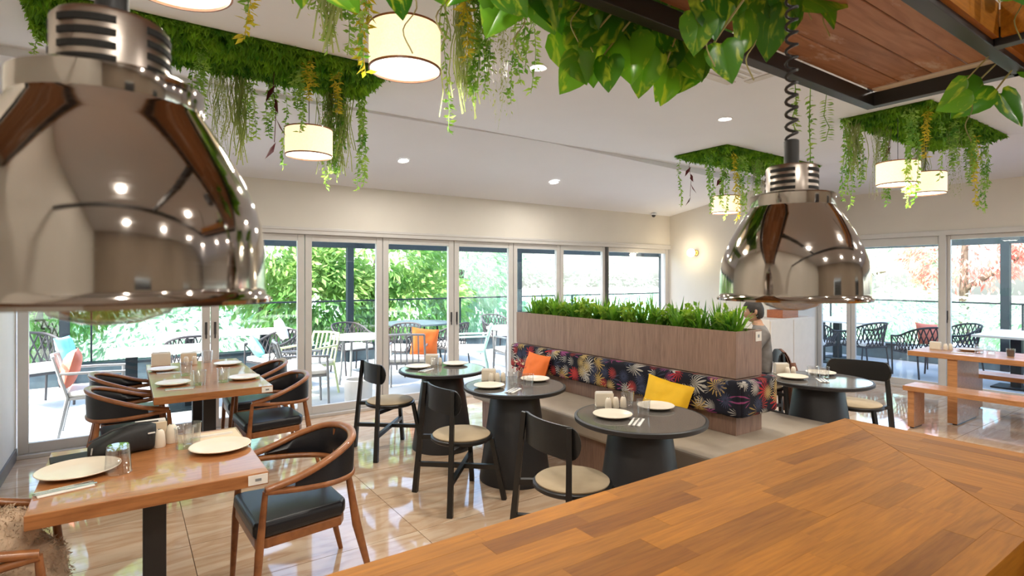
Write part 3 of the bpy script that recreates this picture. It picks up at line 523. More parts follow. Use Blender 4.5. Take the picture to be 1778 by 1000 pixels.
L3w = [(1.07, 2.20, .106, 10), (1.13, 2.11, .094, 15), (1.135, 2.215, .08, -30), (1.225, 2.20, .128, -10), (1.335, 2.235, .128, 10), (1.47, 2.335, .16, 60), (1.60, 2.40, .14, 40), (1.275, 2.275, .11, -60), (1.19, 2.28, .107, -10), (1.02, 2.27, .11, 20), (1.0, 2.33, .12, -40), (1.37, 2.34, .13, 20), (1.5, 2.42, .13, -20), (1.42, 2.29, .12, -15), (1.10, 2.34, .12, 35), (1.22, 2.36, .13, 10), (1.30, 2.30, .10, 30), (1.05, 2.16, .09, -5), (1.55, 2.36, .14, 15)]
pothos('variegated pothos hanging in front of the shelf boards beside coiled cord', (1.25, .44, ZS+.08), [(x, .78, z, s, a) for x, z, s, a in L3w], 0)
pothos('variegated pothos at right edge of the hanging shelf', (2.3, .30, ZS+.09), [(2.17, .62, 2.15, .12, -60), (2.32, .62, 2.18, .14, -35), (2.42, .60, 2.17, .13, 30), (1.95, .45, 2.36, .12, 10), (2.05, .47, 2.41, .1, -40), (2.22, .5, 2.44, .12, 20), (1.85, .47, 2.44, .12, 30), (2.4, .5, 2.40, .13, -20), (2.45, .56, 2.28, .12, 60)], 0)
tv = thing('trailing_twigs', 'thin trailing green twigs with reddish tips below shelf corner', 'plant', (2.05, 1.06, 2.30))
for k, (dx, ln) in enumerate(((-.08, .16), (.03, .30), (.15, .16))):
    o = obj('twig', VN['sparse', k % 2], tv, loc=(dx, 0, 0), rot=(0, 0, k)); o.scale = (1, 1, ln/.6)
# ------------------------------------------------------------------ banquette with planter
PX0, PX1, PY0, PY1 = 3.67, 4.0, 2.41, 5.20
bq = thing('banquette', 'double sided banquette with floral back cushion below the planter', 'banquette')
MB().bb(3.16, 4.54, 2.0, 5.12, 0, .30).build('base', M['panel'], bq)
MB().bb(3.08, 4.62, 1.92, 5.2, .30, .45).build('seat', M['seatb'], bq, bevel=.025, seg=3)
MB().bb(PX0, PX1, PY0, PY1, .45, .86).build('plinth', M['panel'], bq, bevel=.002)
fc = MB()
def cush(m, x0, x1, y0, y1, z0, z1):
    m.bb(x0, x1, y0, y1, z0, z1)
MB().bb(3.575, 3.668, 2.33, 5.20, .60, .865).build('back_cushion', M['floral'], bq, bevel=.035, seg=4)
MB().bb(4.002, 4.095, 2.33, 5.20, .60, .865).build('back_cushion', M['floral'], bq, bevel=.035, seg=4)
MB().bb(3.60, 4.07, 2.315, 2.408, .60, .865).build('back_cushion', M['floral'], bq, bevel=.035, seg=4)
pb = thing('planter_box', 'long grey-brown wooden planter box on top of banquette', 'planter', (PX0, PY0, .868))
W_ = PX1-PX0; D_ = PY1-PY0; H_ = .345
for k in range(12):
    y = D_*k/12; MB().box((0, 0, 0), (.018, D_/12-.0012, H_)).build('side_panel', M['panel'], pb, loc=(.009, y+D_/24, H_/2))
MB().bb(W_-.018, W_, 0, D_, 0, H_).build('side_panel', M['panel'], pb); MB().bb(.018, W_-.018, 0, .018, 0, H_).build('end_panel', M['panel'], pb); MB().bb(.018, W_-.018, D_-.018, D_, 0, H_).build('end_panel', M['panel'], pb); MB().bb(.018, W_-.018, .018, D_-.018, .2, .29).build('soil', M['soil'], pb)
o = MB().bb(W_-.085, W_-.008, -.004, 0, H_-.085, H_-.012).build('number_plate', M['white'], pb); o['label'] = 'small white number plate'
MB().bb(W_-.058, W_-.036, -.0055, -.0045, H_-.058, H_-.034).build('number_mark', M['grey'], pb)
def tuft(kind, seed):
    r = random.Random(seed); m = MB()
    if kind == 'spiky':
        for k in range(46):
            a = r.uniform(0, 6.28); ln = r.uniform(.17, .33); lean = r.uniform(.1, 1.15); w_ = .0095; d = Vector((math.cos(a)*lean, math.sin(a)*lean, 1)).normalized(); s = Vector((-math.sin(a), math.cos(a), 0))*w_; b = Vector((r.gauss(0, .02), r.gauss(0, .02), 0)); p1 = b+d*ln*.55; p2 = b+d*ln-Vector((0, 0, ln*lean*.30))
            m.add([b-s*.6, b+s*.6, p1+s, p1-s, p2], [(0, 1, 2, 3), (3, 2, 4)])
    else:
        for k in range(15):
            a = r.uniform(0, 6.28); ln = r.uniform(.12, .22); lean = r.uniform(.1, .7); d = Vector((math.cos(a)*lean, math.sin(a)*lean, 1)).normalized(); m.tube([(0, 0, 0), d*ln*.6, d*ln], .002, 3)
            for q in range(11): leafq(m, d*ln*(.25+.75*q/10), rdir(r, .4), r.uniform(.04, .065), .034, r)
    return m.mesh('foliage', M['g_box'] if kind == 'spiky' else M['g_vine2'])
M['g_vine2'] = leafmat('light_planter_leaf', (.10, .28, .03), (.38, .54, .08), .45, 14)
TF = [tuft('spiky', 1), tuft('spiky', 2), tuft('leafy', 3), tuft('spiky', 4), tuft('leafy', 5)]
r = random.Random(21)
ORD = 'first second third fourth fifth sixth seventh eighth ninth tenth eleventh twelfth thirteenth fourteenth fifteenth sixteenth seventeenth eighteenth nineteenth twentieth twenty-first twenty-second twenty-third twenty-fourth twenty-fifth twenty-sixth'.split()
for k in range(26):
    kd = (0, 2, 1, 3, 4, 1)[k % 6]; lf = kd in (2, 4)
    t_ = thing('leafy_plant' if lf else 'spiky_plant', ('light green round-leaved' if lf else 'dark green spiky-leaved')+' plant, %s from near end of the long planter' % ORD[k], 'plant', (PX0+W_/2+r.uniform(-.075, .075), PY0+.09+(D_-.18)*k/25, .868+.288), r.uniform(0, 6), 'round-leaved planter plants' if lf else 'spiky planter plants')
    o = obj('foliage', TF[kd], t_); o.scale = (1, 1, 1.0+r.uniform(-.1, .12)); t_.scale = (1.0,)*3
def cushion(name, lbl, mat, loc, w_, h, rot, th=.13):
    m = MB(); n = 14; rows = []
    for side in (1, -1):
        rows = []
        for i in range(n+1):
            row = []
            for j in range(n+1):
                u, v = i/n*2-1, j/n*2-1; e = max(0, (1-u*u)*(1-v*v))**.42; pin = 1-.07*(1-abs(u*v)**.5)*(u*u+v*v)*.5-.05*((abs(u) > .8) or (abs(v) > .8))*(1-abs(u)**3*abs(v)**3)
                row.append((u*w_/2*pin, side*th/2*e+.004*noise.noise(Vector((u*3, v*3, side)))*e*4, v*h/2*pin))
            rows.append(row)
        m.grid(rows if side < 0 else rows[::-1])
    o = m.build(name, mat, None, smooth=70, loc=loc, rot=rot); return o
tag(cushion('throw_pillow', '', M['yellow'], (3.51, 2.93, .625), .44, .36, (-.32, .10, -PI/2+.06)), 'yellow velvet cushion leaning on the floral banquette back', 'cushion')
tag(cushion('throw_pillow', '', M['orange'], (3.50, 4.62, .64), .38, .36, (-.30, .04, -PI/2)), 'orange cushion leaning on the far end of the floral banquette', 'cushion')
# ------------------------------------------------------------------ chairs and tables
def smooth_leg(a, b, r0, r1, n=10): return MB().tube([a, Vector(a).lerp(Vector(b), .5), b], [r0, (r0+r1)/2, r1], n)
def armchair(lbl, loc, rz):
    t_ = thing('armchair', lbl, 'chair', loc, rz, 'walnut armchairs with black leather')
    half = [(.275, .19), (.285, .03), (.268, -.12), (.205, -.235), (.11, -.285)]
    plan = [(-x, y) for x, y in half]+[(0, -.298)]+half[::-1]
    zu = [.625, .662, .715, .757, .775]; zu = zu+[.782]+zu[::-1]; zl = [.618, .603, .592, .586, .586]; zl = zl+[.588]+zl[::-1]
    up = cat_rom([(x, y, z) for (x, y), z in zip(plan, zu)], 6); lo = cat_rom([(x*1.0, y*1.0+.004, z) for (x, y), z in zip(plan, zl)], 6)
    MB().tube(up, .0235, 10, True, .72).build('top_rail', M['chairw'], t_, smooth=60); MB().tube(lo, .021, 10, True, .8).build('lower_rail', M['chairw'], t_, smooth=60)
    m = MB(); rows = []; n = len(up)
    for i in range(5, n-5):
        a, b = up[i]-Vector((0, 0, .014)), lo[i]+Vector((0, 0, .014)); c = Vector((-a.x, -a.y-.02, 0)).normalized(); k = min(1, (a.z-b.z)/.06)
        rows.append([a-c*.012, a+c*.006*k, (a+b)/2+c*.026*k, b+c*.006*k, b-c*.012, (a+b)/2-c*.014])
    m.grid(rows, True); q = len(rows[0]); m.f.append(tuple(range(q))); m.f.append(tuple(len(m.v)-1-j for j in range(q))); m.build('back_pad', M['leather'], t_, smooth=60)
    sp = [(-.235, .235), (.235, .235), (.25, .18), (.215, -.2), (.16, -.235), (-.16, -.235), (-.215, -.2), (-.25, .18)]
    MB().prism(sp, .385, .46).build('seat_cushion', M['leather'], t_, bevel=.024, seg=4); MB().prism([(x*.96, y*.96) for x, y in sp], .335, .384).build('seat_frame', M['chairw'], t_, bevel=.006)
    for s in (-1, 1):
        MB().tube([(s*.25, .235, 0), (s*.262, .215, .33), (s*.274, .19, .62)], [.013, .02, .013], 10).build('leg', M['chairw'], t_, smooth=60)
        MB().tube([(s*.235, -.35, 0), (s*.218, -.27, .33), (s*.20, -.232, .59)], [.013, .023, .015], 10).build('leg', M['chairw'], t_, smooth=60)
        MB().tube([(s*.12, -.272, .59), (s*.12, -.272, .75)], .009, 8).build('back_spindle', M['chairw'], t_, smooth=60)
    MB().bb(-.04, .04, -.236, -.229, .35, .372).build('maker_plate', M['ceramic'], t_)
    return t_
ac0 = armchair('walnut armchair with black leather seat nearest, right of near table', (.71, 3.06, 0), PI/2+.04)
dup(ac0, 'walnut leather armchair draped with fur coat beside the left wall', (-.45, 2.88, 0), -PI/2)
dup(ac0, 'walnut leather armchair left of far table, nearer one', (.06, 5.16, 0), -PI/2+.03)
dup(ac0, 'walnut leather armchair left of far table, by the glass', (.05, 5.92, 0), -PI/2-.03)
dup(ac0, 'walnut leather armchair right of far table, nearer one', (.985, 5.02, 0), PI/2+.05)
dup(ac0, 'walnut leather armchair right of far table, by the glass', (1.0, 5.86, 0), PI/2-.02)
def bistro(lbl, loc, rz):
    t_ = thing('dining_chair', lbl, 'chair', loc, rz, 'black dining chairs with round beige seats')
    for s in (-1, 1):
        MB().tube([(s*.275, -.245, 0), (s*.212, -.19, .83)], [.027, .019], 4).build('leg', M['black'], t_); MB().tube([(s*.23, .225, 0), (s*.16, .16, .44)], [.024, .021], 4).build('leg', M['black'], t_)
    m = MB(); rows = []
    for k in range(25):
        u = math.sin(PI/2*(k/24*2-1)); a = u*.86; R_ = .34; hh = .088*math.sqrt(max(0, 1-max(0, (abs(u)-.72)/.28)**2)) if abs(u) > .72 else .088; hh = max(hh, .003); x, y = R_*math.sin(a), -.212-.0*R_+R_*(1-math.cos(a))*.55; nx, ny = math.sin(a), -math.cos(a)
        rows.append([(x+nx*.007, y+ny*.007, .745-hh), (x-nx*.007, y-ny*.007, .745-hh), (x-nx*.007, y-ny*.007, .745+hh), (x+nx*.007, y+ny*.007, .745+hh)])
    m.grid(rows, True); m.build('backrest', M['black'], t_, smooth=40)
    MB().lathe([(.001, .425), (.212, .425), (.226, .435), (.226, .452), (.212, .458), (.001, .458)], 40).build('seat_base', M['black'], t_, smooth=40)
    MB().lathe([(.209, .456), (.212, .466), (.2, .475), (.001, .479)], 40).build('seat_pad', M['pad'], t_, smooth=40)
    for sx in (-1, 1): MB().tube([(sx*.25, -.225, .215), (-sx*.195, .192, .235)], .023, 4).build('stretcher', M['black'], t_)
    for sx in (-1, 1): MB().tube([(sx*.236, -.21, .42), (sx*.10, .0, .42)], .022, 4).build('seat_bar', M['black'], t_)
    return t_
b0 = bistro('black dining chair with round beige seat nearest glass doors', (2.03, 4.93, 0), -PI/2)
dup(b0, 'black dining chair with round beige seat, middle of the three', (2.03, 3.58, 0), -PI/2)
dup(b0, 'black dining chair with round beige seat partly behind the bar', (2.09, 2.41, 0), -PI/2-.04)
dup(b0, 'black dining chair at right of rightmost round table', (5.48, 2.39, 0), PI/2+.27)
dup(b0, 'black dining chair under the seated person with brown jacket', (5.55, 3.36, 0), .64)
def round_table(lbl, x, y):
    t_ = thing('round_table', lbl, 'table', (x, y, 0), 0, 'round black pedestal tables')
    MB().lathe([(.001, .738), (.392, .738), (.396, .742), (.001, .742)], 56).build('tabletop', M['ttop'], t_, smooth=30)
    MB().lathe([(.34, .708), (.395, .708), (.41, .716), (.412, .738), (.404, .742), (.393, .742), (.392, .736), (.34, .736), (.34, .708)], 56).build('edge_band', M['blackm'], t_, smooth=40)
    MB().lathe([(.001, .71), (.185, .71), (.19, .70), (.285, .02), (.285, 0), (.001, 0)], 48).build('pedestal', M['blackm'], t_, smooth=40)
    return t_
for l, x, y in (('round black pedestal table nearest the glass doors', 2.48, 4.74), ('round black pedestal table in front of orange cushion', 2.58, 3.68), ('round black pedestal table in front of yellow cushion', 2.66, 2.42), ('round black pedestal table right of the banquette', 4.88, 2.42), ('round black pedestal table in front of the seated person', 5.0, 4.2)): round_table(l, x, y)
def sq_table(name, lbl, x0, x1, y0, y1, legs, plate=True):
    t_ = thing(name, lbl, 'table', ((x0+x1)/2, (y0+y1)/2, 0)); w_, d = (x1-x0)/2, (y1-y0)/2
    MB().bb(-w_, w_, -d, d, .715, .77).build('tabletop', M['table'], t_, bevel=.003)
    for ly in legs:
        MB().bb(-.045, .045, ly-.045, ly+.045, .02, .70).build('leg', M['blackm'], t_, bevel=.004); MB().bb(-.25, .25, ly-.22, ly+.22, 0, .02).build('base_plate', M['blackm'], t_, bevel=.004); MB().bb(-.2, .2, ly-.2, ly+.2, .70, .715).build('top_plate', M['blackm'], t_)
    o = MB().bb(w_-.082, w_-.004, -d-.004, -d-.0005, .722, .764).build('number_plate', M['white'], t_); o['label'] = 'small white number plate'
    MB().bb(w_-.055, w_-.03, -d-.005, -d-.0042, .737, .748).build('number_mark', M['grey'], t_)
sq_table('wooden_table', 'square walnut table with black pouch nearest us', -.30, .51, 2.60, 3.47, (0,))
sq_table('wooden_table', 'long walnut table pushed against glass doors', .155, .94, 4.63, 6.40, (-.43, .45))
# communal table and benches
def slab_table(name, lbl, cat_, x0, x1, y0, y1, z, th, li):
    t_ = thing(name, lbl, cat_, (0, 0, 0)); n = 2 if z < .6 else 3
    for k in range(n):
        w_ = (x1-x0)/n; MB().box((0, 0, 0), (w_-.0015, y1-y0, th)).build('plank', M['bench'], t_, loc=(x0+w_*(k+.5), (y0+y1)/2, z-th/2), bevel=.002, seg=1)
    for y in li: MB().bb(x0+.02, x1-.04, y, y+(.09 if z > .6 else .06), .015, z-th).build('leg', M['bench'], t_, bevel=.003); MB().bb(x0+.05, x1-.09, y+.01, y+.05, 0, .015).build('foot', M['aluD'], t_)
slab_table('communal_table', 'long orange-brown wooden communal table at right', 'table', 7.38, 8.12, -.4, 2.66, .77, .055, (2.20, -.2))
slab_table('bench', 'orange-brown wooden bench in front of communal table', 'bench', 6.86, 7.20, -.4, 2.52, .45, .05, (2.42, -.3))
slab_table('bench', 'orange-brown wooden bench behind communal table by the glass', 'bench', 8.40, 8.74, -.4, 2.45, .45, .05, (2.33, -.3))
cb = thing('cabinet', 'low white cabinet standing behind the seated person', 'cabinet', (7.30, 4.28, 0))
MB().bb(0, 1.2, 0, .37, .06, 1.02).build('body', M['cabw'], cb, bevel=.003)
for k in range(2): MB().bb(.01+.595*k, .585+.595*k, -.016, 0, .08, 1.0).build('door', M['cabw'], cb, bevel=.003)
MB().bb(.03, 1.17, .03, .35, 0, .06).build('toe_kick', M['aluD'], cb)
wb = thing('wooden_box', 'red-brown wooden box on top of white cabinet', 'box', (7.72, 4.33, 1.02))
MB().bb(0, .42, 0, .015, 0, .115).bb(0, .42, .225, .24, 0, .115).bb(0, .015, .015, .225, 0, .115).bb(.405, .42, .015, .225, 0, .115).build('box_wall', M['boxw'], wb); MB().bb(.015, .405, .015, .225, 0, .012).build('box_floor', M['boxw'], wb)
# ------------------------------------------------------------------ tableware
PL = [(.001, .004), (.07, .004), (.088, .007), (.118, .018), (.122, .021), (.119, .0225), (.088, .0125), (.07, .009), (.001, .009)]
pl_me = MB().lathe([(.065, 0), (.07, .004)]+PL[2:]+[], 48).mesh('plate', M['ceramic'], 50)
PD = {}
def plate(lbl, x, y, z, k=1.0):
    t_ = thing('plate', lbl, 'plate', (x, y, z), 0, 'cream ceramic plates'); t_.scale = (k, k, 1)
    if not PD: PD['d'] = MB().lathe([(.001, .003), (.07, .003), (.09, .006), (.119, .017), (.123, .021), (.121, .0235), (.116, .0225), (.09, .012), (.07, .0085), (.001, .0085)], 48).mesh('dish', M['ceramic'], 50); PD['f'] = MB().lathe([(.062, .004), (.062, 0), (.068, 0), (.07, .004)], 40).mesh('foot_ring', M['ceramic'], 40)
    obj('dish', PD['d'], t_); obj('foot_ring', PD['f'], t_)
GD = {}
def tumbler(lbl, x, y, z, inv=False, k=1.0):
    t_ = thing('glass_tumbler', lbl, 'glass', (x, y, z), 0, 'clear glass tumblers'); k *= 1.2; t_.scale = (k, k, k*.95)
    if not GD:
        GD['w'] = MB().lathe([(.028, .006), (.031, .012), (.036, .088), (.0375, .09), (.0345, .088), (.0295, .012)], 28).mesh('glass_wall', M['cup'], 50)
        GD['b'] = MB().lathe([(.001, .0), (.028, .0), (.031, .004), (.030, .012), (.001, .012)], 28).mesh('thick_base', M['cup'], 50)
        GD['wi'] = MB().lathe([(p, .092-q) for p, q in [(.028, .006), (.031, .012), (.036, .088), (.0375, .09), (.0345, .088), (.0295, .012)]], 28).mesh('glass_wall', M['cup'], 50)
        GD['bi'] = MB().lathe([(p, .092-q) for p, q in [(.001, .0), (.028, .0), (.031, .004), (.030, .012), (.001, .012)]], 28).mesh('thick_base', M['cup'], 50)
    obj('glass_wall', GD['wi' if inv else 'w'], t_); obj('thick_base', GD['bi' if inv else 'b'], t_)
def holder(lbl, x, y, z, rz, k=1.0, mat='ceramic'):
    t_ = thing('napkin_holder', lbl, 'napkin holder', (x, y, z), rz, 'cream napkin holders'); t_.scale = (k, k, k)
    MB().bb(-.06, .06, -.028, .028, 0, .008).bb(-.06, .06, -.028, -.022, .008, .09).bb(-.06, .06, .022, .028, .008, .09).build('holder_body', M[mat], t_, bevel=.003)
    for q in range(5): MB().bb(-.056, .056, -.019+.0078*q, -.0135+.0078*q, .009, .096+.003*(q % 2)).build('napkin', M['white'], t_)
SD = {}
def shaker(lbl, x, y, z, k=1.0):
    t_ = thing('shaker', lbl, 'shaker', (x, y, z), 0, 'cream table shakers'); t_.scale = (k, k, k)
    if not SD:
        SD['b'] = MB().lathe([(.001, 0), (.021, 0), (.0225, .004), (.0205, .045), (.016, .064), (.009, .072), (.001, .073)], 20).mesh('body', M['ceramic'], 60)
        SD['c'] = MB().lathe([(.003, .0735), (.003, .0725), (.001, .0738)], 8).mesh('hole', M['mat_dark'])
    obj('body', SD['b'], t_)
    for q in range(3): obj('hole', SD['c'], t_, loc=(.004*math.cos(q*2.1), .004*math.sin(q*2.1), -.0003))
def setting(lbl, x, y, z, rz, k=1.0):
    t_ = thing('napkin_with_cutlery', lbl, 'cutlery', (x, y, z), rz, 'folded napkins with cutlery'); t_.scale = (k, k, k)
    MB().bb(-.035, .035, -.09, .09, 0, .005).build('napkin', M['white'], t_, bevel=.001)
    MB().bb(-.018, -.008, -.10, .03, .0055, .0085).bb(-.023, -.003, .03, .055, .0055, .008).build('fork', M['steel'], t_)
    for q in range(4): MB().bb(-.0225+.0055*q, -.019+.0055*q, .055, .095, .0055, .0075).build('fork_tine', M['steel'], t_)
    MB().bb(.008, .018, -.10, .0, .0055, .009).bb(.007, .021, .0, .10, .0055, .0075).build('knife', M['steel'], t_)
ZT, ZR = .7705, .7425
plate('large cream plate left on the near square table', -.17, 3.05, ZT, 1.24); plate('large cream plate right on the near square table', .38, 3.07, ZT, 1.12)
o = None
plate('smaller cream plate stacked under right plate of near table', .385, 3.07, ZT-.0, .9) if False else None
tumbler('clear tumbler upside down beside left plate on near table', -.03, 2.95, ZT, True, 1.15); tumbler('clear tumbler nearest caddy on near table', .235, 3.19, ZT, False, 1.0); tumbler('clear tumbler behind another near right plate of near table', .275, 3.27, ZT, False, 1.0)
holder('cream napkin holder behind pouch on near table', .10, 3.40, ZT, .1, 1.15, 'kraft'); shaker('cream shaker right of pouch on near table', .135, 3.28, ZT, 1.2); shaker('tall cream shaker beside napkin holder on near table', .19, 3.33, ZT, 1.3)
setting('napkin with cutlery at left corner of near table', -.20, 2.83, ZT, -1.35)
nm = thing('paper_mat', 'beige paper mat behind right plate on near table', 'paper mat', (.37, 3.33, ZT), .02); MB().bb(-.13, .13, -.10, .10, 0, .0015).build('sheet', M['kraft'], nm); MB().bb(-.1, .1, -.005, .005, .0015, .012).build('chopstick_sleeve', M['white'], nm)
tb = thing('tablet', 'dark tablet lying at left edge of near table', 'tablet', (-.20, 3.30, ZT), .12); MB().bb(-.09, .09, -.06, .06, 0, .009).build('body', M['nylon'], tb, bevel=.004); MB().bb(-.083, .083, -.053, .053, .009, .0095).build('screen', M['nylon'], tb)
pch = thing('pouch', 'black zipped nylon pouch on near table', 'bag', (-.01, 3.27, ZT), .18)
m = MB(); rows = []
for i in range(13):
    u = i/12; x = -.14+.27*u; hh = .055+.075*min(1, u*1.6)**.8; ww = .055+.012*math.sin(PI*u); e = .35+.65*min(1, min(u, 1-u)*9)**.5
    rows.append([(x, ww*e*math.copysign(abs(math.cos(a))**.55, math.cos(a)), max(0, hh*.5+hh*.5*(.75+.25*e)*math.copysign(abs(math.sin(a))**.55, math.sin(a))+.004*math.sin(9*u+a*2))) for a in [2*PI*k/16 for k in range(16)]])
m.grid(rows, True); m.f.append(tuple(range(15, -1, -1))); m.f.append(tuple(12*16+k for k in range(16))); m.build('bag_body', M['nylon'], pch, smooth=50)
MB().tube([(-.14, -.012, .078), (-.05, -.012, .118), (.06, -.012, .135), (.14, -.012, .13)], .004, 6).build('zip', M['aluD'], pch); MB().bb(.085, .115, -.066, -.0635, .085, .091).build('maker_label', M['white'], pch); MB().tube([(-.13, -.05, .06), (-.135, -.056, .03)], .004, 6).build('zip_pull', M['steel'], pch)
z = ZT
for l, x, y in (('cream plate near left corner of far table', .30, 5.10), ('cream plate at left of far table by glass', .27, 5.92), ('cream plate near right corner of far table', .80, 5.06), ('cream plate at right of far table by glass', .80, 5.95)): plate(l, x, y, z)
for l, x, y in (('clear tumbler near front left plate of far table', .47, 4.98), ('clear tumbler in the middle of far table', .42, 5.52), ('clear tumbler near front right plate of far table', .64, 5.0), ('clear tumbler beside caddy at back of far table', .66, 6.25)): tumbler(l, x, y, z, False, 1.1)
holder('cream napkin holder at back left of far table', .27, 6.28, z, 0, 1.3); holder('kraft napkin holder beside shakers on far table', .50, 6.27, z, 0, 1.1, 'kraft'); shaker('cream shaker left of pair on far table', .47, 6.17, z, 1.1); shaker('cream shaker right of pair on far table', .54, 6.17, z, 1.1)
setting('napkin with cutlery before front left plate of far table', .33, 4.87, z, 1.4); setting('napkin with cutlery before back left plate of far table', .31, 5.74, z, 1.4)
z = ZR
for l, x, y, k in (('cream plate left on table nearest glass doors', 2.30, 4.90, 1), ('cream plate right on table nearest glass doors', 2.68, 4.85, 1), ('cream plate left on table before orange cushion', 2.36, 3.72, 1), ('cream plate right on table before orange cushion', 2.83, 3.74, 1), ('cream plate left on table before yellow cushion', 2.50, 2.50, 1), ('cream plate right on table before yellow cushion', 2.90, 2.50, 1), ('cream plate far side of rightmost round table', 5.12, 2.52, 1), ('cream plate left side of rightmost round table', 4.72, 2.56, 1)): plate(l, x, y, z, k)
for l, x, y in (('clear tumbler on table nearest glass doors', 2.45, 4.84), ('left clear tumbler on table before orange cushion', 2.59, 3.72), ('right clear tumbler on table before orange cushion', 2.62, 3.55), ('left clear tumbler on table before yellow cushion', 2.78, 2.64), ('right clear tumbler on table before yellow cushion', 2.67, 2.40), ('clear tumbler on rightmost round table, left one', 4.86, 2.46), ('clear tumbler on rightmost round table, right one', 4.93, 2.40)): tumbler(l, x, y, z)
for l, x, y, rz in (('cream napkin holder on table nearest glass doors', 2.52, 5.05, -.6), ('cream napkin holder on table before orange cushion', 2.52, 3.98, -.6), ('cream napkin holder on table before yellow cushion', 2.66, 2.74, -.6), ('cream napkin holder on rightmost round table', 4.86, 2.74, -.6)): holder(l, x, y, z, rz)
for l, x, y in (('cream shaker left on table nearest glass doors', 2.50, 4.98), ('cream shaker right on table nearest glass doors', 2.56, 4.95), ('cream shaker left on table before orange cushion', 2.50, 3.91), ('cream shaker middle on table before orange cushion', 2.55, 3.89), ('cream shaker right on table before orange cushion', 2.60, 3.88), ('cream shaker left on table before yellow cushion', 2.63, 2.67), ('cream shaker middle on table before yellow cushion', 2.69, 2.66), ('cream shaker right on table before yellow cushion', 2.74, 2.64), ('cream shaker left on rightmost round table', 4.84, 2.67), ('cream shaker right on rightmost round table', 4.90, 2.65)): shaker(l, x, y, z)
for l, x, y, rz in (('napkin with cutlery on table nearest glass doors', 2.30, 4.72, -1.0), ('napkin with cutlery on table before orange cushion', 2.44, 3.50, -1.0), ('napkin with cutlery on table before yellow cushion', 2.52, 2.32, -1.0), ('napkin with cutlery on rightmost round table', 4.82, 2.36, -.9)): setting(l, x, y, z, rz)
vs_ = thing('flower_vase', 'small glass vase with red dried flowers on table before orange cushion', 'vase', (2.80, 3.92, z)); MB().lathe([(.001, .0), (.022, .0), (.026, .03), (.018, .06), (.014, .08)], 20).build('vase_body', M['vase'], vs_, smooth=50)
m = MB(); r = random.Random(4); m2 = MB()
for k in range(60): leafq(m if k % 3 else m2, Vector((r.gauss(0, .018), r.gauss(0, .018), r.uniform(.05, .15))), rdir(r, .6), .03, .016, r)
m.build('dried_petals', M['red'], vs_); m2.build('dried_leaves', M['kraft'], vs_)
z = .7705
plate('cream plate on long communal table', 7.92, 2.24, z); holder('cream napkin holder on long communal table', 7.78, 2.52, z, PI/2, .9); shaker('cream shaker left on communal table', 7.80, 2.43, z); shaker('cream shaker right on communal table', 7.86, 2.40, z); setting('napkin with cutlery on long communal table', 7.60, 2.22, z, .2); tumbler('clear tumbler left on communal table', 7.72, 2.10, z); tumbler('clear tumbler right on communal table', 7.80, 2.02, z)
cf = thing('coffee_glass', 'small glass of black coffee on communal table', 'glass', (7.75, 1.84, z)); MB().lathe([(.001, .0), (.03, .0), (.036, .06)], 24).build('coffee', M['cola'], cf, smooth=40); MB().lathe([(.031, -.0), (.0395, .08), (.0405, .08), (.033, 0)], 24).build('glass_wall', M['cup'], cf, smooth=40)
# ------------------------------------------------------------------ fur coat and jacket
ft = thing('fur_coat', 'beige fur coat bundled on armchair by the left wall', 'coat', (-.45, 2.90, 0))
m = MB(); ctrl = [((.0, .03, .545), (.19, .20, .085)), ((.10, -.06, .52), (.13, .14, .09)), ((.05, -.06, .62), (.12, .14, .11)), ((.17, -.03, .42), (.09, .15, .15)), ((.16, -.06, .24), (.08, .13, .16)), ((-.11, .06, .64), (.10, .19, .12))]
fz = MB(); r = random.Random(8)
for (c_, s_) in ctrl:
    rows = []
    for i in range(15):
        a = PI*i/14; row = []
        for j in range(24):
            b = 2*PI*j/24; d = Vector((math.sin(a)*math.cos(b), math.sin(a)*math.sin(b), math.cos(a))); q = 1+.16*noise.noise(d*2.6+Vector(c_)*7)+.06*noise.noise(d*7)
            p = Vector((c_[0]+d.x*s_[0]*q, c_[1]+d.y*s_[1]*q, c_[2]+d.z*s_[2]*q)); row.append(tuple(p))
            if 0 < i < 14:
                for _ in range(9):
                    dd = (d*.6+rdir(r)*.7+Vector((0, 0, -.5))).normalized(); leafq(fz, p+rdir(r)*.016-d*.004, dd, r.uniform(.014, .024), .004, r, .05)
        rows.append(row)
    m.grid(rows, True)
m.build('coat_body', M['fur'], ft, smooth=180); o = fz.build('fur_pile', M['fur'], ft); o['kind'] = 'stuff'
jk = thing('jacket', 'brown jacket hung over the chair behind the seated person', 'jacket', (5.70, 3.16, 0), .64-PI/2)
m = MB(); rows = []
for i in range(15):
    z_ = .18+.66*i/14; row = []
    for j in range(33):
        u = j/32*2-1; wv = .25*(.75+.25*math.sin(min(1, i/9)*PI*.5)); fold = .018*math.sin(u*13+.6*math.sin(i*.5))*(1-i/20); top = (i/14)**8
        row.append((.012+fold*1.2-top*.06, u*wv*(1-.35*top), z_))
    rows.append(row)
m.grid(rows); m2r = [[(x+.02, y*1.01, z_) for x, y, z_ in rw] for rw in rows]; m.grid(m2r[::-1]); m.grid([rows[-1], m2r[-1]]); m.grid([m2r[0], rows[0]])
m.build('jacket_body', M['jacket'], jk, smooth=50)
for s in (-1, 1): MB().tube([(.03, s*.20, .74), (.055, s*.235, .6), (.05, s*.225, .42), (.05, s*.235, .28)], [.03, .042, .04, .036], 10).build('sleeve', M['jacket'], jk, smooth=60)
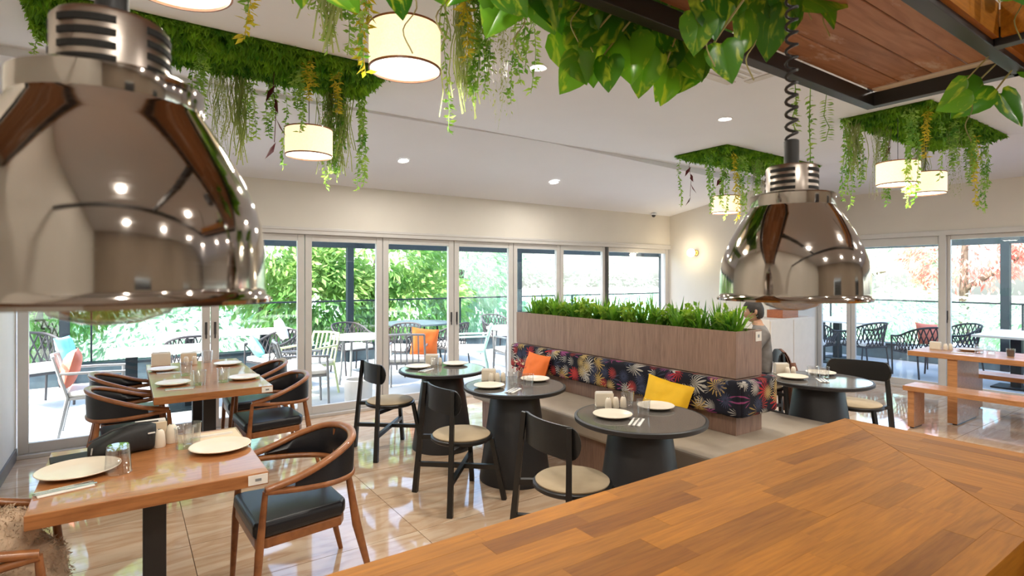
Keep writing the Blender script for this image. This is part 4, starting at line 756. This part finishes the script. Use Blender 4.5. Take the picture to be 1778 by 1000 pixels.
# ------------------------------------------------------------------ person
def person():
    t_ = thing('person', 'person in grey shirt seated with back towards the right windows', 'person', (5.55, 3.36, 0), .64)   # local +Y is forward
    J_ = {'pel': (0, -.02, .56), 'wai': (0, -.03, .72), 'che': (0, -.02, .92), 'sho': (0, .0, 1.04), 'nek': (0, .02, 1.10), 'hed0': (0, .05, 1.18),
          'sL': (-.17, .0, 1.03), 'sR': (.17, .0, 1.03), 'eL': (-.235, .10, .80), 'eR': (.235, .10, .80), 'wL': (-.12, .32, .775), 'wR': (.12, .32, .775), 'hL': (-.09, .38, .77), 'hR': (.09, .38, .77),
          'pL': (-.10, .0, .545), 'pR': (.10, .0, .545), 'kL': (-.13, .40, .53), 'kR': (.13, .40, .53), 'aL': (-.12, .38, .09), 'aR': (.12, .38, .09), 'tL': (-.13, .52, .035), 'tR': (.13, .52, .035)}
    R_ = {'pel': .15, 'wai': .145, 'che': .16, 'sho': .10, 'nek': .055, 'hed0': .06, 'sL': .075, 'sR': .075, 'eL': .048, 'eR': .048, 'wL': .03, 'wR': .03, 'hL': .038, 'hR': .038, 'pL': .095, 'pR': .095, 'kL': .065, 'kR': .065, 'aL': .045, 'aR': .045, 'tL': .035, 'tR': .035}
    ks = list(J_); E_ = [('pel', 'wai'), ('wai', 'che'), ('che', 'sho'), ('sho', 'nek'), ('nek', 'hed0'), ('sho', 'sL'), ('sho', 'sR'), ('sL', 'eL'), ('sR', 'eR'), ('eL', 'wL'), ('eR', 'wR'), ('wL', 'hL'), ('wR', 'hR'), ('pel', 'pL'), ('pel', 'pR'), ('pL', 'kL'), ('pR', 'kR'), ('kL', 'aL'), ('kR', 'aR'), ('aL', 'tL'), ('aR', 'tR')]
    V = [Vector(J_[k]) for k in ks]; E = [(ks.index(a), ks.index(b)) for a, b in E_]; rad = [R_[k] for k in ks]
    for s, nm in ((-1, 'hL'), (1, 'hR')):
        hb = Vector(J_[nm]); bi = ks.index(nm)
        for q in range(4):
            off = Vector((s*(.027-.018*q), .0, 0)); p1 = hb+off+Vector((0, .05, .005)); p2 = hb+off+Vector((0, .085-.008*abs(q-1), -.01)); V += [p1, p2]; rad += [.0095, .008]; E += [(bi, len(V)-2), (len(V)-2, len(V)-1)]
        p1 = hb+Vector((-s*.04, .015, .0)); p2 = hb+Vector((-s*.05, .045, -.008)); V += [p1, p2]; rad += [.011, .009]; E += [(bi, len(V)-2), (len(V)-2, len(V)-1)]
    me = bpy.data.meshes.new('body'); me.from_pydata([tuple(v) for v in V], E, []); me.update(); o = obj('body', me, t_)
    md = o.modifiers.new('skin', 'SKIN'); md.use_smooth_shade = True
    for i, sv in enumerate(me.skin_vertices[0].data): sv.radius = (rad[i], rad[i]*(.78 if i in (0, 1, 2) else 1)); sv.use_root = (i == 0)
    sb = o.modifiers.new('sub', 'SUBSURF'); sb.levels = 2; sb.render_levels = 2
    # shirt, trousers and skin by height / position
    t2 = NT('clothed_body').set((.2, .2, .2), .85, 0, .2); v_ = t2.coords(); sp = t2.n('SeparateXYZ'); t2.l(v_, sp.inputs[0])
    def gt(so_, th): q = t2.n('Math', operation='GREATER_THAN', i_1=th); t2.l(so_, q.inputs[0]); return q.outputs[0]
    nz = t2.n('TexNoise'); nz.inputs['Scale'].default_value = 14; t2.l(v_, nz.inputs['Vector']); shirt = t2.ramp(nz.outputs['Fac'], [(.3, (.18, .165, .155)), (.7, (.25, .235, .225))])
    c = t2.mix(gt(sp.outputs[2], .625), (.03, .035, .05), shirt); c = t2.mix(gt(sp.outputs[2], 1.105), c, (.50, .29, .19))
    a1 = t2.n('Math', operation='MULTIPLY'); t2.l(gt(sp.outputs[1], .155), a1.inputs[0]); t2.l(gt(sp.outputs[2], .68), a1.inputs[1]); c = t2.mix(a1.outputs[0], c, (.50, .29, .19)); t2.l(c, t2.b.inputs['Base Color']); me.materials.append(t2.m)
    # head
    hm = MB(); rows = []
    for i in range(19):
        a = PI*i/18
        row = []
        for j in range(28):
            b = 2*PI*j/28; x, y, z_ = math.sin(a)*math.cos(b), math.sin(a)*math.sin(b), -math.cos(a)
            X_, Y_, Z_ = x*.076, y*.098, z_*.118
            if z_ < 0: X_ *= 1+.22*z_; Y_ = Y_*(1+.12*z_)+.012*(-z_)
            if y > .8 and abs(x) < .35: Y_ += .026*max(0, 1-abs(z_+.22)/.26)*(1-abs(x)/.35)       # nose
            if y > .7 and abs(x) > .2 and abs(x) < .6: Y_ -= .010*max(0, 1-abs(z_-.02)/.16)           # eye sockets
            if y > .8 and abs(x) < .4: Y_ += .006*max(0, 1-abs(z_+.52)/.1)                              # lips
            row.append((X_, Y_, Z_))
        rows.append(row)
    hm.grid(rows, True); hd_ = hm.build('head', M['skin'], t_, smooth=180, loc=(0, .07, 1.25), rot=(-.10, 0, .12))
    for s in (-1, 1):
        em = MB().lathe([(.001, -.009), (.006, -.0065), (.009, 0), (.006, .0065), (.001, .009)], 10); em.build('eye', M['white'], hd_, smooth=180, loc=(s*.031, .079, .004))
        MB().lathe([(.001, -.004), (.004, -.003), (.004, .003), (.001, .004)], 8).build('iris', M['mat_dark'], hd_, loc=(s*.031, .0865, .004))
        em = MB().lathe([(.001, -.03), (.012, -.024), (.018, 0), (.017, .018), (.001, .03)], 12, sy=.45); em.build('ear', M['skin'], hd_, smooth=180, loc=(s*.079, -.008, -.005), rot=(0, 0, s*-1.2))
    hr = MB(); rows = []
    for i in range(15):
        a = PI*.72*i/14; row = []
        for j in range(28):
            b = 2*PI*j/28; x, y, z_ = math.sin(a)*math.cos(b), math.sin(a)*math.sin(b), math.cos(a); lim = .3 if y > .5 else (-.62 if y < -.05 else -.1)
            z2 = max(z_, lim); q = 1.085+.05*noise.noise(Vector((x*6, y*6, z2*6))); k = 1 if z_ >= lim else .96
            row.append((x*.078*q*k, y*.100*q*k-.003, z2*.122*q))
        rows.append(row)
    hr.grid(rows, True); hr.build('hair', M['hair'], hd_, smooth=180)
person()
# ------------------------------------------------------------------ outdoor furniture
def rope_chair(lbl, loc, rz, cush='fabricw', k=1.0):
    t_ = thing('woven_armchair', lbl, 'chair', loc, rz, 'black woven rope terrace chairs'); t_.scale = (k,)*3
    half = [(.30, .25), (.31, .05), (.29, -.15), (.21, -.28)]; plan = [(-x, y) for x, y in half]+[(0, -.33)]+half[::-1]
    up = cat_rom([(x, y, .64+.18*max(0, (.1-y)/.43)) for x, y in plan], 5); lo = cat_rom([(x*.84, y*.82, .40) for x, y in plan], 5); n = len(up)
    MB().tube(up, .017, 6).build('top_rail', M['rope'], t_, smooth=60); MB().tube(lo, .013, 6).build('lower_rail', M['rope'], t_, smooth=60)
    m = MB()
    for i in range(0, n, 2):
        for d in (-4, 4):
            if 0 <= i+d < n: m.tube([up[i], (up[i]+lo[i+d])/2+Vector((0, -.006, 0)), lo[i+d]], .0095, 4, False)
    m.build('rope_lattice', M['rope'], t_)
    MB().bb(-.26, .26, -.25, .26, .38, .405).build('seat_frame', M['rope'], t_); MB().bb(-.25, .25, -.22, .26, .405, .47).build('seat_cushion', M[cush], t_, bevel=.02, seg=3)
    for sx in (-1, 1):
        MB().tube([(sx*.27, .27, 0), (sx*.30, .25, .64)], .013, 6).build('leg', M['rope'], t_); MB().tube([(sx*.24, -.29, 0), (sx*.23, -.24, .40)], .013, 6).build('leg', M['rope'], t_)
    return t_
def metal_chair(lbl, loc, rz, mat='grey', cush='fabricw', slats=True):
    t_ = thing('metal_armchair', lbl, 'chair', loc, rz, 'slim metal terrace armchairs')
    for s in (-1, 1):
        MB().tube([(s*.27, .25, 0), (s*.27, .23, .645)], .016, 6).build('leg', M[mat], t_); MB().tube([(s*.26, -.30, 0), (s*.25, -.22, .42), (s*.24, -.33, .82)], .016, 6).build('leg', M[mat], t_, smooth=50)
        MB().tube([(s*.27, .25, .645), (s*.265, .0, .655), (s*.25, -.28, .66)], .015, 6).build('arm', M[mat], t_, smooth=50)
    MB().tube([(-.24, -.33, .82), (0, -.36, .83), (.24, -.33, .82)], .016, 6).build('top_rail', M[mat], t_, smooth=50); MB().bb(-.26, .26, -.23, .25, .395, .42).build('seat_frame', M[mat], t_)
    for k in range(5): MB().tube([(-.16+.08*k, -.235, .42), (-.16+.08*k, -.35, .82)], .013, 4).build('back_slat', M[mat], t_)
    MB().bb(-.25, .25, -.22, .25, .42, .48).build('seat_cushion', M[cush], t_, bevel=.02, seg=3); return t_
def terrace_table(name, lbl, x, y, r, mat, leg, z=.74, sq=None):
    t_ = thing(name, lbl, 'table', (x, y, 0), 0)
    if sq: MB().bb(-sq[0], sq[0], -sq[1], sq[1], z-.035, z).build('tabletop', M[mat], t_, bevel=.004)
    else: MB().lathe([(.001, z), (r, z), (r, z-.03), (.001, z-.03)], 40).build('tabletop', M[mat], t_, smooth=30)
    if sq:
        for sx in (-1, 1): MB().bb(sx*sq[0]*.55-.06, sx*sq[0]*.55+.06, -.06, .06, .02, z-.035).build('leg', M[leg], t_); MB().bb(sx*sq[0]*.55-.22, sx*sq[0]*.55+.22, -.25, .25, 0, .02).build('base_plate', M[leg], t_)
    else:
        for k in range(4): MB().tube([(r*.75*math.cos(.8+k*PI/2), r*.75*math.sin(.8+k*PI/2), 0), (r*.6*math.cos(.8+k*PI/2), r*.6*math.sin(.8+k*PI/2), z-.03)], .018, 6).build('leg', M[leg], t_)
H = PI/2
metal_chair('grey metal terrace armchair with salmon cushion at far left', (-.26, 7.25, 0), -H)
tag(cushion('throw_pillow', '', M['salmon'], (-.47, 7.22, .68), .42, .40, (-.25, .0, -H), .16), 'salmon cushion on grey terrace armchair at far left', 'cushion')
rope_chair('black woven terrace chair at far left behind salmon cushion', (-.95, 9.05, 0), PI+.5, k=1.1); tag(cushion('throw_pillow', '', M['teal'], (-.62, 8.85, .72), .36, .32, (-.3, 0, 1.2), .12), 'teal cushion on woven terrace chair at far left', 'cushion')
terrace_table('terrace_table', 'white square terrace table beyond left doors', .35, 8.0, .4, 'fabricw', 'navy', sq=(.55, .4))
rope_chair('black woven terrace chair behind left white table', (.72, 8.85, 0), .1); rope_chair('black woven terrace chair with white cushions beside far table', (1.75, 8.62, 0), H+.4); tag(cushion('throw_pillow', '', M['teal'], (1.50, 8.5, .62), .36, .32, (-.5, .3, H), .12), 'pale teal cushion on woven chair beside far table', 'cushion')
tag(cushion('throw_pillow', '', M['fabricw'], (1.90, 8.80, .83), .38, .34, (-.35, .2, H), .12), 'white cushion on woven chair beside far table', 'cushion')
terrace_table('terrace_table', 'long white terrace table near the railing at left', 1.3, 9.6, .4, 'fabricw', 'navy', .76, sq=(.95, .4))
metal_chair('pale green metal terrace chair behind far walnut table', (2.05, 7.85, 0), H+.5, 'lime'); metal_chair('grey metal terrace armchair with white seat just outside doors', (1.82, 7.18, 0), -H-.1)
pot = thing('planter_pot', 'grey cylindrical pot standing just outside the glass doors', 'pot', (2.45, 7.0, 0)); MB().lathe([(.001, 0), (.165, 0), (.17, .01), (.18, .30), (.17, .31), (.155, .30), (.15, .2), (.001, .2)], 36).build('pot_body', M['fabricw'], pot, smooth=40); MB().lathe([(.001, .24), (.153, .24)], 24).build('soil', M['soil'], pot)
terrace_table('terrace_table', 'small round white terrace table outside second doors', 2.85, 8.1, .42, 'fabricw', 'grey')
rope_chair('black woven terrace chair behind small round table, left one', (3.15, 9.3, 0), PI+.2); rope_chair('black woven terrace chair behind small round table, right one', (3.75, 8.7, 0), H+.6)
terrace_table('terrace_table', 'dark green round terrace table near the railing', 4.5, 9.6, .62, 'kerb', 'navy', .76)
metal_chair('grey metal terrace armchair holding orange cushion', (3.30, 7.35, 0), -.5); tag(cushion('throw_pillow', '', M['orange'], (3.52, 7.28, .68), .40, .40, (-.25, .12, -.3), .15), 'orange cushion on grey terrace armchair outside doors', 'cushion')
rope_chair('black woven terrace chair right of orange cushion', (4.62, 8.6, 0), .5); metal_chair('mint metal terrace chair by the handle of the doors', (4.65, 7.9, 0), 1.0, 'mint')
terrace_table('terrace_table', 'round white terrace table left of the planter', 5.55, 8.0, .45, 'fabricw', 'grey'); rope_chair('black woven terrace chair behind round white table, left one', (6.3, 9.6, 0), PI); rope_chair('black woven terrace chair behind round white table, right one', (7.1, 9.4, 0), PI-.3)
metal_chair('grey metal terrace chair at round white table left of planter', (5.15, 7.35, 0), -.2)
# right terrace
terrace_table('terrace_table', 'long white terrace table behind white cabinet', 11.3, 5.4, .4, 'fabricw', 'navy', .80, sq=(.6, .9)); rope_chair('black woven terrace chair left of pair near white cabinet', (10.25, 5.15, 0), -H); rope_chair('black woven terrace chair right of pair near white cabinet', (10.75, 4.55, 0), -.3)
rope_chair('black woven terrace chair with orange cushion beyond communal table', (10.55, 3.62, 0), -.6); tag(cushion('throw_pillow', '', M['salmon'], (10.50, 3.50, .70), .40, .36, (-.3, .1, -.5), .13), 'orange cushion on woven chair beyond communal table', 'cushion'); rope_chair('black woven terrace chair right of the orange cushion one', (11.5, 3.45, 0), .9)
terrace_table('terrace_table', 'white terrace table with dark legs beyond communal table', 11.0, 2.45, .4, 'fabricw', 'navy', .76, sq=(.7, .45)); rope_chair('black woven terrace chair at right edge beyond communal table', (10.9, 1.7, 0), .2)
# ------------------------------------------------------------------ trees and hedges
def tree(name, lbl, cat_, loc, blobs, n, ls, mat, trunk=True, seed=0, group=None):
    t_ = thing(name, lbl, cat_, loc, 0, group); r = random.Random(seed); m = MB(); tot = sum(b[1][0]*b[1][2] for b in blobs)
    for c_, s_ in blobs:
        for k in range(int(n*s_[0]*s_[2]/tot)):
            d = rdir(r); q = r.uniform(.55, 1)**.6*(1+.25*noise.noise(d*2.5+Vector(c_))); p = Vector((c_[0]+d.x*s_[0]*q, c_[1]+d.y*s_[1]*q, c_[2]+d.z*s_[2]*q))
            L_ = ls*r.uniform(.7, 1.3); leafq(m, p, (d+rdir(r, -.9)), L_, L_*.36, r, .12)
    o = m.build('foliage', M[mat], t_); o['kind'] = 'stuff'
    if trunk:
        b0_ = blobs[0][0]; m = MB().tube(cat_rom([(0, 0, -.5), (.1, .05, .5), (b0_[0]*.4-.1, b0_[1]*.4, 1.2), (b0_[0], b0_[1], b0_[2])], 4), [.17-.007*k for k in range(13)], 8)
        for c_, s_ in blobs[1:]: m.tube([(b0_[0]*.4-.1, b0_[1]*.4, 1.2), ((b0_[0]*.4+c_[0])/2, c_[1]*.6, (1.2+c_[2])/2), c_], [.09, .06, .03], 6)
        m.build('trunk', M['bark'], t_, smooth=60)
tree('garden_tree', 'broad leafy tree behind the nearest heat lamp', 'tree', (-1.2, 12.6, 0), [((0, 0, 1.9), (1.9, 1.1, 1.3)), ((1.0, -.2, 2.9), (1.6, 1.0, 1.0)), ((-1.2, .3, .6), (1.5, .8, .9))], 7000, .20, 'g_tree', seed=1, group='garden trees beyond the terrace')
tree('garden_tree', 'tree with leaning grey trunk beyond second doors', 'tree', (2.5, 13.0, 0), [((-.2, 0, 2.2), (1.9, 1.1, 1.2)), ((.9, -.4, 1.2), (1.5, .9, 1.0)), ((-1.2, .2, 2.9), (1.2, .9, .9))], 8000, .22, 'g_tree', seed=2, group='garden trees beyond the terrace')
tree('garden_tree', 'bright green long-leaved tree in middle of the doors', 'tree', (5.0, 12.9, 0), [((0, 0, 2.1), (1.8, 1.1, 1.3)), ((.8, -.4, 1.0), (1.5, .9, .9)), ((-.9, .1, .9), (1.3, .9, .9))], 8000, .22, 'g_tree', seed=3, group='garden trees beyond the terrace')
tree('garden_tree', 'paler tree just left of the planter', 'tree', (7.6, 13.4, 0), [((0, 0, 1.8), (1.5, 1.0, 1.5)), ((.6, .3, .6), (1.6, .9, .8))], 5000, .2, 'g_hedge', seed=4, group='garden trees beyond the terrace')
tree('hedge', 'low pale hedge behind the railing at left', 'hedge', (-3.5, 13.6, 0), [((0, 0, .6), (3.0, .8, .9)), ((4.5, .4, .3), (3.0, .8, .8))], 6000, .16, 'g_hedge', False, 5, 'clipped hedges beyond the terrace'); tree('hedge', 'pale hedge behind the planter plants', 'hedge', (11.5, 17.5, 0), [((0, 0, 1.1), (3.4, .9, 1.7)), ((5, -1, .9), (2.6, .9, 1.5))], 6000, .2, 'g_hedge', False, 6, 'clipped hedges beyond the terrace')
tree('hedge', 'low pale hedge beyond the right railing', 'hedge', (19, 9.0, 0), [((0, 0, .5), (1.2, 4.0, 1.0)), ((1, -6, .4), (1.2, 3.5, .9))], 6000, .2, 'g_hedge', False, 7, 'clipped hedges beyond the terrace')
tree('garden_tree', 'pink blossoming tree seen through right windows', 'tree', (21.5, 6.2, 0), [((0, 0, 2.6), (1.2, 1.9, 1.5)), ((0, -2, 3.0), (1.0, 1.4, 1.2))], 3500, .2, 'g_pink', True, 8, 'garden trees beyond the terrace'); tree('garden_tree', 'pale tree behind the coiled-cord lamp beyond right windows', 'tree', (21, 10.8, 0), [((0, 0, 2.4), (1.4, 2.4, 1.7)), ((1, -2.2, 1.8), (1.2, 2, 1.3))], 5000, .22, 'g_hedge', True, 9, 'garden trees beyond the terrace')
tree('garden_tree', 'pale tree at right edge beyond right windows', 'tree', (19.5, 2.2, 0), [((0, 0, 2.0), (1.2, 1.6, 1.6))], 3000, .2, 'g_hedge', True, 10, 'garden trees beyond the terrace')
struct(MB().bb(-12, 4, 17.5, 17.8, -.5, 1.6).build('garden_wall', M['plasterw']))
